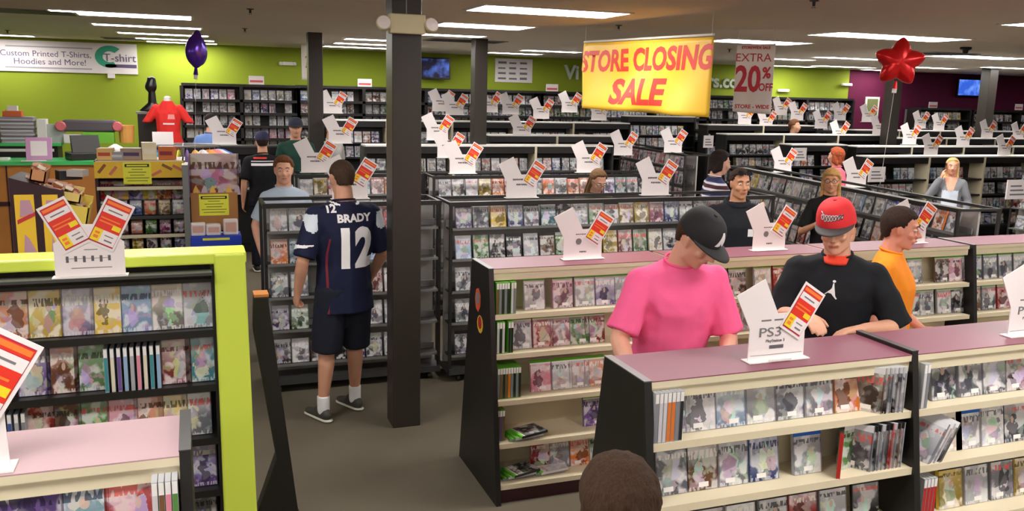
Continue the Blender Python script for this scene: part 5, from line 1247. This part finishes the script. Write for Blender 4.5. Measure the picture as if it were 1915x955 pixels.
b = MB(); b.lathe([(.10, 0), (.11, .2), (.12, .26), (.115, .26), (0.001, .2)], mat('orange_white_bucket', (236, 170, 90), .5), 16); b.build('bucket', loc=(-.93, 14.4, 1.501), label='orange and white bucket at the right end of the raised counter', cat='bucket')
t = thing('photo_frame', 'pink and purple framed card leaning on the front green counter', 'frame', (-1.97, 13.35, 1.322), (R(-8), 0, 0))
b = MB(); b.box(-.16, .16, -.012, .012, 0, .31, mat('pink_frame', (206, 150, 196), .5)); b.build('frame', t, bevel=.006); b = MB(); b.box(-.10, .10, -.016, -.012, .06, .26, M_white); b.build('card', t)
boxy('envelope', 'paper', 'white sheet of paper lying below the pink framed card', -2.02, 13.22, 1.321, .3, .14, .006, M_white, 8)
boxy('keyboard', 'keyboard', 'flat white keyboard on the front counter at the left edge', -2.6, 13.45, 1.321, .5, .18, .03, M_whitep)
t = thing('cash_register', 'dark computer till behind the candy baskets on the green counter', 'till', (-1.42, 13.5, 1.321), (0, 0, R(18)))
b = MB(); b.box(-.22, .22, -.2, .2, 0, .1, M_black2); b.build('base', t, bevel=.01); b = MB(); b.hexa(((-.16, -.04, .1), (.2, -.04, .1), (.2, .05, .1), (-.16, .05, .1), (-.16, .06, .33), (.2, .06, .33), (.2, .12, .33), (-.16, .12, .33)), M_black); b.build('screen', t)
b = MB(); b.lathe([(.0, -.0), (.13, 0), (.15, .04), (.12, .16), (.02, .22)], M_white, 18); b.build('paper_bag', loc=(-1.02, 13.4, 1.321), label='crumpled white bag on the green counter right of the till', cat='bag')

# brown slanted display with yellow candy boxes
t = thing('slanted_display', 'deep brown sloping display stand with yellow candy panels at left', 'display', (-1.0, 7.0, 0))
def sx(px, py): p = aty(px, py, 7.0); return p.x+1.0, p.z
p0, p1_, p2_, p3_ = sx(15, 332), sx(118, 358), sx(118, 480), sx(26, 480)
b = MB(); b.prism([p0, (p0[0], 0), (p2_[0]+.04, 0), p1_], 'y', 0, .5, M_dpurple); b.build('side_board', t)
M_candy = cover_mat('candy_print', sat=1.2)
for k, (xa, xb) in enumerate(((26, 72), (78, 116))):
    a = sx(xa, 364); c = sx(xb, 478); b = MB(); b.box(a[0], c[0], -.012, 0, c[1]-.2, a[1], M_ylw); o = b.build('yellow_panel', t)
    b = MB(); a2 = sx(xa+4, 374); c2 = sx(xb-4, 418)
    b.prism([(a2[0], c2[1]), (c2[0], c2[1]+.06), (c2[0], c2[1]+.09), (a2[0], c2[1]+.03)], 'y', -.016, -.012, mat('candy_red', (206, 56, 60), .5)); b.prism([((a2[0]+c2[0])/2-.04, c2[1]+.05), ((a2[0]+c2[0])/2+.05, c2[1]+.08), ((a2[0]+c2[0])/2+.03, a2[1]), ((a2[0]+c2[0])/2-.03, a2[1])], 'y', -.017, -.013, mat('candy_mauve', (196, 150, 170), .5))
    c3 = sx(xb-4, 470); b.prism([(a2[0]+.03, c3[1]), (c2[0], c3[1]-.02), (c2[0]-.05, c3[1]+.10), (a2[0]+.04, c3[1]+.13)], 'y', -.017, -.013, mat('candy_mauve', (196, 150, 170), .5)); b.build('printed_art', o)
# candy trays above it
for k, (px_, py_, w_, h_, rgb, lab) in enumerate(((62, 345, .16, .10, (226, 196, 160), 'cream candy tray, left one on the sloping display'), (96, 352, .16, .10, (230, 190, 170), 'peach candy tray, middle one on the sloping display'), (132, 362, .14, .10, (236, 206, 120), 'yellow candy tray, right one on the sloping display'), (140, 392, .16, .22, (230, 204, 86), 'tilted yellow cardboard candy box below the trays'), (72, 322, .10, .12, (206, 146, 96), 'small brown figure box above the candy trays'))):
    p = aty(px_, py_, 7.15); t = thing('candy_tray', lab, 'tray', (p.x, 7.15, p.z-h_/2), (0, R(12), 0), 'candy trays')
    m = mat('tray_%d' % k, rgb, .5); b = MB(); b.box(-w_/2, w_/2, -.1, .1, 0, .01, m); 
    for q in ((-w_/2, w_/2, -.1, -.09, h_*.7), (-w_/2, w_/2, .09, .1, h_), (-w_/2, -w_/2+.01, -.1, .1, h_*.8), (w_/2-.01, w_/2, -.1, .1, h_*.8)): b.box(q[0], q[1], q[2], q[3], 0, q[4], m)
    b.build('tray', t); rnd = random.Random(k)
    for i in range(4): b = MB(); b.box(-.03, .03, -.03, .03, 0, .03, mat('sweet_%d' % (i % 3), ((220, 170, 150), (160, 90, 60), (240, 226, 200))[i % 3], .5)); b.build('sweet_packet', t, (rnd.uniform(-.04, .04), -.05+.03*i, h_*.45+.012*i), (.3, .2, i), bevel=.006)
boxy('pamphlet_box', 'box', 'dark open box with grey lid above the candy trays', aty(128, 320, 7.3).x, 7.3, aty(128, 335, 7.3).z, .16, .12, .07, M_black2, 20)
boxy('pamphlet', 'paper', 'slanted grey leaflet by the dark open box', aty(118, 318, 7.25).x+.1, 7.22, aty(128, 330, 7.3).z+.01, .12, .1, .05, mat('leaflet_grey', (176, 172, 166), .5), -20)

# candy rack with yellow header
KY = 8.2
t = thing('candy_rack', 'tall black candy rack with a yellow printed header', 'rack', (-.46, KY, 0)); K = lambda px, py: (aty(px, py, KY).x+.46, aty(px, py, KY).z)
xl, xr = K(178, 300)[0], K(343, 300)[0]; zt = K(260, 300)[1]
for q in (xl, xr): b = MB(); b.box(q-.012, q+.012, 0, .42, 0, zt, M_dpurple if q < 0 else M_dgrey); b.build('side_board', t)
b = MB(); b.box(xl, xr, .40, .42, .05, zt-.02, M_black); b.build('back_panel', t)
b = MB(); b.box(xl, xr, -.01, .42, zt-.02, zt, M_cream); b.build('top_board', t)
b = MB(); b.box(xl-.01, xr+.01, -.03, -.01, K(260, 332)[1], zt-.01, M_ylw); hd_ = b.build('header', t)
rnd = random.Random(5)
for k in range(8):
    x_ = xl+.05+(xr-xl-.1)*k/7; z_ = K(260, 316)[1]+rnd.uniform(-.035, .035)
    if abs(x_-.0) < .13: continue
    b = MB(); a = rnd.choice((-.5, .5, .9)); l_, h_ = .045, .012
    b.prism([(-l_*math.cos(a)+h_*math.sin(a), -l_*math.sin(a)-h_*math.cos(a)), (l_*math.cos(a)+h_*math.sin(a), l_*math.sin(a)-h_*math.cos(a)), (l_*math.cos(a)-h_*math.sin(a), l_*math.sin(a)+h_*math.cos(a)), (-l_*math.cos(a)-h_*math.sin(a), -l_*math.sin(a)+h_*math.cos(a))], 'y', -.033, -.03, mat('bar_art_%d' % (k % 2), ((150, 90, 50), (214, 120, 100))[k % 2], .5)); b.build('candy_bar_print', hd_, (x_, 0, z_))
def notice(t, x_, z_, w_, h_, y_):
    b = MB(); b.box(x_-w_/2, x_+w_/2, y_-.006, y_, z_-h_/2, z_+h_/2, M_note); o = b.build('yellow_notice', t)
    b = MB(); b.box(x_-w_/2+.015, x_+w_/2-.015, y_-.008, y_-.006, z_+h_*.28, z_+h_*.42, M_black); b.box(x_-w_/2+.03, x_+w_/2-.03, y_-.009, y_-.008, z_+h_*.32, z_+h_*.38, M_note); b.build('black_heading', o)
    for k in range(5): b = MB(); ww = w_*(.2, .32, .26, .42, .36)[k]; b.box(x_-ww, x_+ww, y_-.008, y_-.006, z_+h_*(.16-.13*k), z_+h_*(.19-.13*k), mat('notice_ink', (110, 110, 50), .6)); b.build('printed_line', o)
notice(t, .0, K(252, 323)[1], .225, .19, -.03)
CZ = [K(260, 350)[1], K(260, 405)[1], K(260, 440)[1], K(260, 470)[1]]
for k, z_ in enumerate(CZ):
    b = MB(); b.box(xl, xr, .0, .40, z_-.012, z_, M_black2); b.box(xl, xr, -.015, 0, z_-.022, z_+.008, M_cream if k != 1 else M_dgrey); b.build('shelf', t)
CC = [(200, 40, 46), (236, 190, 40), (240, 206, 60), (110, 90, 170), (232, 120, 46), (70, 110, 180), (210, 44, 60), (230, 230, 226), (120, 200, 60), (206, 80, 150), (120, 40, 40), (90, 60, 50)]
def bag_mesh(w_, h_, d_):
    bm = bmesh.new(); N = 8; g = {}
    for s_ in (0, 1):
        for i in range(N+1):
            for j in range(N+1):
                u, v = i/N, j/N; puff = d_*math.sin(math.pi*u)**.6*math.sin(math.pi*v)**.6
                g[s_, i, j] = g[0, i, j] if (s_ and (i in (0, N) or j in (0, N))) else bm.verts.new(((u-.5)*w_, (-1 if s_ == 0 else 1)*puff*.5, v*h_))
    for s_ in (0, 1):
        for i in range(N):
            for j in range(N):
                q = [g[s_, i, j], g[s_, i+1, j], g[s_, i+1, j+1], g[s_, i, j+1]]
                if len(set(q)) == 4:
                    f = bm.faces.new(q if s_ == 0 else q[::-1]); f.smooth = True
    uvl = bm.loops.layers.uv.new('UVMap')
    for f in bm.faces:
        for l in f.loops: l[uvl].uv = (l.vert.co.x/w_+.5, l.vert.co.z/h_)
    me = bpy.data.meshes.new('candy_bag'); bm.to_mesh(me); bm.free(); me.materials.append(cover_mat('candy_bag_print', sat=1.5, gloss=.25)); return me
BAG = bag_mesh(.115, .15, .05); n_ = 0; cn = ['red', 'yellow', 'yellow', 'purple', 'orange', 'blue', 'red', 'white', 'green', 'pink', 'brown', 'brown']
def bag(x_, y_, z_, k, lab, s_=1, grp='candy bags on the rack', tilt=-8):
    o = link('candy_bag', BAG, None, (x_, y_, z_), (R(tilt), 0, 0), lab, 'candy bag', grp, None, srgb(*CC[k])); o.scale = (s_, s_, s_); return o
seqs = [(1, [6, 1, 3, 2, 4, 6], .16, 'upper row of second shelf', 1.25), (1, [7, 3, 5, 4, 1, 7], 0.0, 'lower row of second shelf', .9), (2, [3, 10, 4, 8, 9, 10], 0, 'third shelf', .85), (3, [4, 11, 1, 11, 10, 3], 0, 'fourth shelf', .85)]
for k, sq, dz, lab, s_ in seqs:
    for i, c in enumerate(sq):
        bag(-.46+xl+.06+(xr-xl-.12)*i/5, KY+(.16 if dz else .06), CZ[k]+.003+dz*.75, c, '%s candy bag, %s from left, %s, candy rack' % (cn[c], ordn(i), lab), s_)
b = MB(); b.box(xl+.02, xr-.02, .1, .24, CZ[1]+.0, CZ[1]+.11, M_dgrey); b.build('riser', t)
# piled stock on top of the rack
tops = [(198, .12, .10, (236, 196, 120), 'yellow snack box, leftmost on top of the candy rack'), (222, .10, .07, (160, 160, 166), 'grey packet on top of the candy rack'), (248, .17, .10, (176, 150, 130), 'striped pile box on top of the candy rack'), (279, .12, .15, (240, 226, 190), 'cream carton on top of the candy rack'), (313, .13, .115, (214, 116, 46), 'orange candy carton at the right end on top of the rack')]
for i, (px_, w_, h_, rgb, lab) in enumerate(tops):
    p = aty(px_, 290, KY+.12); t2 = thing('snack_box', lab, 'box', (p.x, KY+.12, zt+.001), (0, 0, R(random.uniform(-10, 10)))); m = mat('snack_%d' % i, rgb, .5)
    b = MB(); b.box(-w_/2, w_/2, -.07, .07, 0, h_, m); b.build('carton', t2, bevel=.003); b = MB(); b.box(-w_/2*.8, w_/2*.8, -.073, -.07, h_*.35, h_*.65, mat('snack_label_%d' % i, ((200, 80, 60), (220, 220, 224), (80, 60, 110), (250, 240, 220), (150, 40, 60))[i], .5)); b.build('front_label', t2)

# cardboard display with film-like picture panel, blue base
DY = 8.0
t = thing('cardboard_display', 'cardboard floor display with a dark orange picture panel and blue base', 'display', (0, DY, 0)); K = lambda px, py: (aty(px, py, DY).x, aty(px, py, DY).z)
a, c = K(352, 290), K(450, 368); m = cover_mat('display_picture', sat=1.6)
b = MB(); b.box(a[0], c[0], .18, .2, c[1], a[1], mat('display_card', (70, 40, 44), .6), m); o = b.build('picture_panel', t); o.color = srgb(170, 84, 50)
b = MB()
for k in range(6): x_ = a[0]+.02+k*.07; b.prism([(x_, c[1]-.0), (x_+.06, c[1]), (x_+.05, c[1]+.05+.02*(k % 2)), (x_+.03, c[1]+.09), (x_+.01, c[1]+.05)], 'y', .17, .18, mat('display_cutout_%d' % (k % 2), ((236, 190, 96), (196, 180, 196))[k % 2], .6))
b.build('cutout_edge', t)
a2, c2 = K(356, 365), K(447, 412); b = MB(); b.box(a2[0], c2[0], .12, .18, c2[1]-.1, a2[1], mat('brown_cardboard', (176, 124, 72), .8)); b.build('cardboard_body', t)
notice(t, K(401, 386)[0], K(401, 386)[1], .25, .19, .12)
a3, c3 = K(356, 441), K(452, 470); b = MB(); b.box(a3[0], c3[0], -.06, .2, 0.0, a3[1], mat('royal_blue_card', (28, 62, 190), .5)); bb = b.build('blue_base', t, bevel=.004); b = MB(); b.box(a3[0]+.1, c3[0]-.1, -.063, -.06, a3[1]-.035, a3[1]-.015, M_note); b.build('small_lettering', bb)
for k, (px_, py_) in enumerate(((371, 417), (400, 420), (432, 412))):
    p = K(px_, 441); q = K(px_, py_); t2 = thing('snack_pouch', 'white and pink pouch, %s in the blue cardboard base' % ['left one', 'middle one', 'right one'][k], 'pouch', (p[0], DY+.02, a3[1]+.001), (0, 0, 0), 'pouches in the blue cardboard base')
    b = MB(); b.box(-.062, .062, -.05, .03, 0, q[1]-p[1], M_white); b.build('pouch_body', t2, bevel=.012); b = MB(); b.box(-.045, .045, -.053, -.05, .03, q[1]-p[1]-.025, mat('pouch_pink', (224, 176, 160), .5)); b.build('pouch_label', t2)
boxy('upright', 'post', 'grey upright between the candy rack and the cardboard display', aty(349, 380, 8.1).x, 8.1, 0, .05, .3, 1.70, M_grey)
# rack with black bags of media above the cardboard display
# round clothing rack
t = thing('clothing_rack', 'round chrome clothing rack hung with coloured shirts, behind the candy rack', 'clothing rack', (-.12, 12.2, 0))
b = MB()
for k in range(28): a, c = 2*math.pi*k/28, 2*math.pi*(k+1)/28; b.tube((.46*math.cos(a), .3*math.sin(a), 1.60), (.46*math.cos(c), .3*math.sin(c), 1.60), .014, M_grey, 6)
b.tube((0, 0, 0), (0, 0, 1.6), .02, M_grey); 
for k in range(4): b.tube((0, 0, 1.6), (.46*math.cos(k*1.57), .3*math.sin(k*1.57), 1.60), .01, M_grey, 6)
b.build('chrome_frame', t)
sc_ = [(240, 170, 90), (236, 150, 160), (240, 238, 236), (90, 130, 214), (60, 160, 190), (190, 60, 80), (200, 200, 60), (120, 90, 160), (250, 190, 110), (226, 226, 240)]
sn = ['orange', 'pink', 'white', 'blue', 'teal', 'red', 'yellow', 'purple', 'peach', 'pale grey']
for k in range(14):
    a = math.pi+math.pi*(k+.5)/14; c_, s_ = math.cos(a), math.sin(a); m = mat('cloth_c%d' % (k % 10), sc_[(k*3) % 10] if False else sc_[k % 10], .85)
    B = Blob(); B.hull([((0, 0, -.06), (.07, .014, .02)), ((0, 0, -.12), (.2, .02, .03)), ((0, 0, -.62), (.19, .022, .02))]); 
    bm_ = bpy.data.meshes.new('shirt'); bm_.from_pydata([tuple(v) for v in B.v], [], B.f); bm_.materials.append(m)
    t2 = thing('hanging_shirt', '%s shirt, %s along the front of the round clothing rack' % (sn[k % 10], ordn(k)), 'shirt', (-.12+.46*c_, 12.2+.3*s_, 1.60), (0, 0, a), 'shirts on the round rack'); link('garment', bm_, t2)
    b = MB(); b.tube((0, 0, 0), (0, 0, -.05), .004, M_grey, 6); b.tube((-.06, 0, -.07), (0, 0, -.045), .004, M_grey, 6); b.tube((.06, 0, -.07), (0, 0, -.045), .004, M_grey, 6); b.build('hanger', t2)
boxy('rack_sign', 'sign', 'white placard standing on the round clothing rack', aty(304, 232, 12.2).x, 12.05, 1.62, .25, .012, .16, M_white)
# pedestal + black bust, mannequin torso with red shirt
t = thing('pedestal', 'black square pedestal with a grey top beside the red shirt mannequin', 'pedestal', (aty(278, 220, 14.6).x, 14.6, 0))
b = MB(); b.box(-.15, .15, -.15, .15, 0, 1.93, M_black); b.build('column_body', t); b = MB(); b.box(-.17, .17, -.17, .17, 1.93, 1.96, M_grey); b.build('top_plate', t)
bx = aty(287, 180, 14.6).x
B = Blob(); B.hull([((0, 0, .02), (.17, .09, .02)), ((.03, 0, .10), (.09, .07, .05))]); B.hull([((.03, 0, .10), (.07, .06, .05)), ((.03, 0, .32), (.05, .05, .06))]); B.hull([((.02, 0, .38), (.09, .07, .09)), ((.04, 0, .48), (.06, .05, .06))])
B.hull([((-.01, 0, .50), (.02, .02, .03)), ((.0, 0, .44), (.04, .04, .03))])
tb = thing('bust_figure', 'glossy black bust figure standing on the black pedestal', 'figure', (bx-.05, 14.6, 1.96)); B.bake('figure_body', mat('gloss_black', (18, 18, 18), .3), tb, .012, 3)
mx = aty(314, 210, 14.2).x
t = thing('mannequin', 'shirt mannequin torso wearing a red T-shirt on a stand', 'mannequin', (mx, 14.2, 0), (0, 0, R(-8)))
b = MB(); b.tube((0, 0, 0), (0, 0, 1.6), .02, M_grey); b.lathe([(.2, 0), (.2, .02), (.03, .04)], M_grey, 20); b.build('stand', t)
B = Blob(); B.hull([((0, 0, 1.95), (.19, .11, .09)), ((0, 0, 1.68), (.17, .11, .05))]); B.hull([((0, 0, 1.68), (.17, .11, .05)), ((.03, 0, 1.42), (.2, .12, .01))]); B.hull([((0, 0, 1.95), (.19, .1, .08)), ((0, 0, 2.13), (.08, .07, .015))])
for q in (1, -1): B.hull([((q*.17, 0, 2.03), (.06, .07, .06)), ((q*.30, 0, 1.82), (.075, .08, .01))])
sh = B.bake('red_shirt', mat('bright_red_cloth', (232, 44, 40), .8), t, .012, 4, .015)
B = Blob(); B.hull([((0, 0, 2.12), (.055, .055, .02)), ((0, 0, 2.19), (.05, .05, .02))]); B.bake('neck_block', M_white, t, .01, 2)
decal(None, sh, 'chest_print', '', 0, M_wt, .06, 1.9, True, me=poly_mesh([(-.05, -.03), (.05, -.03), (.04, .04), (-.04, .04)], mat('faded_pink_print', (240, 150, 150), .7), .03))
decal(None, sh, 'waist_print', '', 0, M_wt, .02, 1.80, True, me=poly_mesh([(-.08, -.012), (.08, -.012), (.08, .012), (-.08, .012)], M_wt, .03))
# placards on the far shelf rows
for px_, py_, yq, w_, h_, lab in ((1638, 340, 11.0, .32, .24, 'white framed card on the far right shelf row behind a sale sign'), (1495, 300, 12.5, .26, .22, 'pale blue framed card behind the glasses blonde'), (1900, 372, 8.9, .4, .27, 'large white printed card at the right edge behind the second cream unit'), (1324, 276, 13.7, .2, .22, 'small white card left of the 20 percent banner foot')):
    p = aty(px_, py_, yq); t = thing('placard', lab, 'sign', (p.x, yq, p.z), group='printed placards on far shelves')
    b = MB(); b.box(-w_/2, w_/2, -.01, .01, 0, h_, M_white); b.build('board', t)
    b = MB()
    for k in range(3): b.box(-w_*.36, w_*(.36-.1*k), -.012, -.01, h_*(.2+.22*k), h_*(.28+.22*k), mat('placard_ink', (110, 110, 118), .6))
    b.build('printed_lines', t)
# worn stickers on the black end panel of the second cream unit
for px_, py_, pts, cols, lab in ((897, 606, 10, ((214, 170, 60), (160, 40, 36)), 'yellow and red oval sticker low on the black end panel'), (893, 560, 7, ((200, 84, 50), (120, 120, 124)), 'orange and grey sticker high on the black end panel')):
    p = atx(px_, py_, B0-.004); t = thing('sticker', lab + ' of the second cream unit', 'sticker', (B0-.001, p.y, p.z))
    b = MB(); b.prism([(.055*math.cos(2*math.pi*k/pts), (.055 if pts == 10 else .075)*math.sin(2*math.pi*k/pts)) for k in range(pts)], 'x', -.0015, 0, mat('sticker_%d' % pts, cols[0], .5)); o = b.build('outer_shape', t)
    b = MB(); b.prism([(.035*math.cos(2*math.pi*k/pts), .04*math.sin(2*math.pi*k/pts)+.01) for k in range(pts)], 'x', -.003, -.0015, mat('sticker_in_%d' % pts, cols[1], .5)); b.build('inner_shape', o)
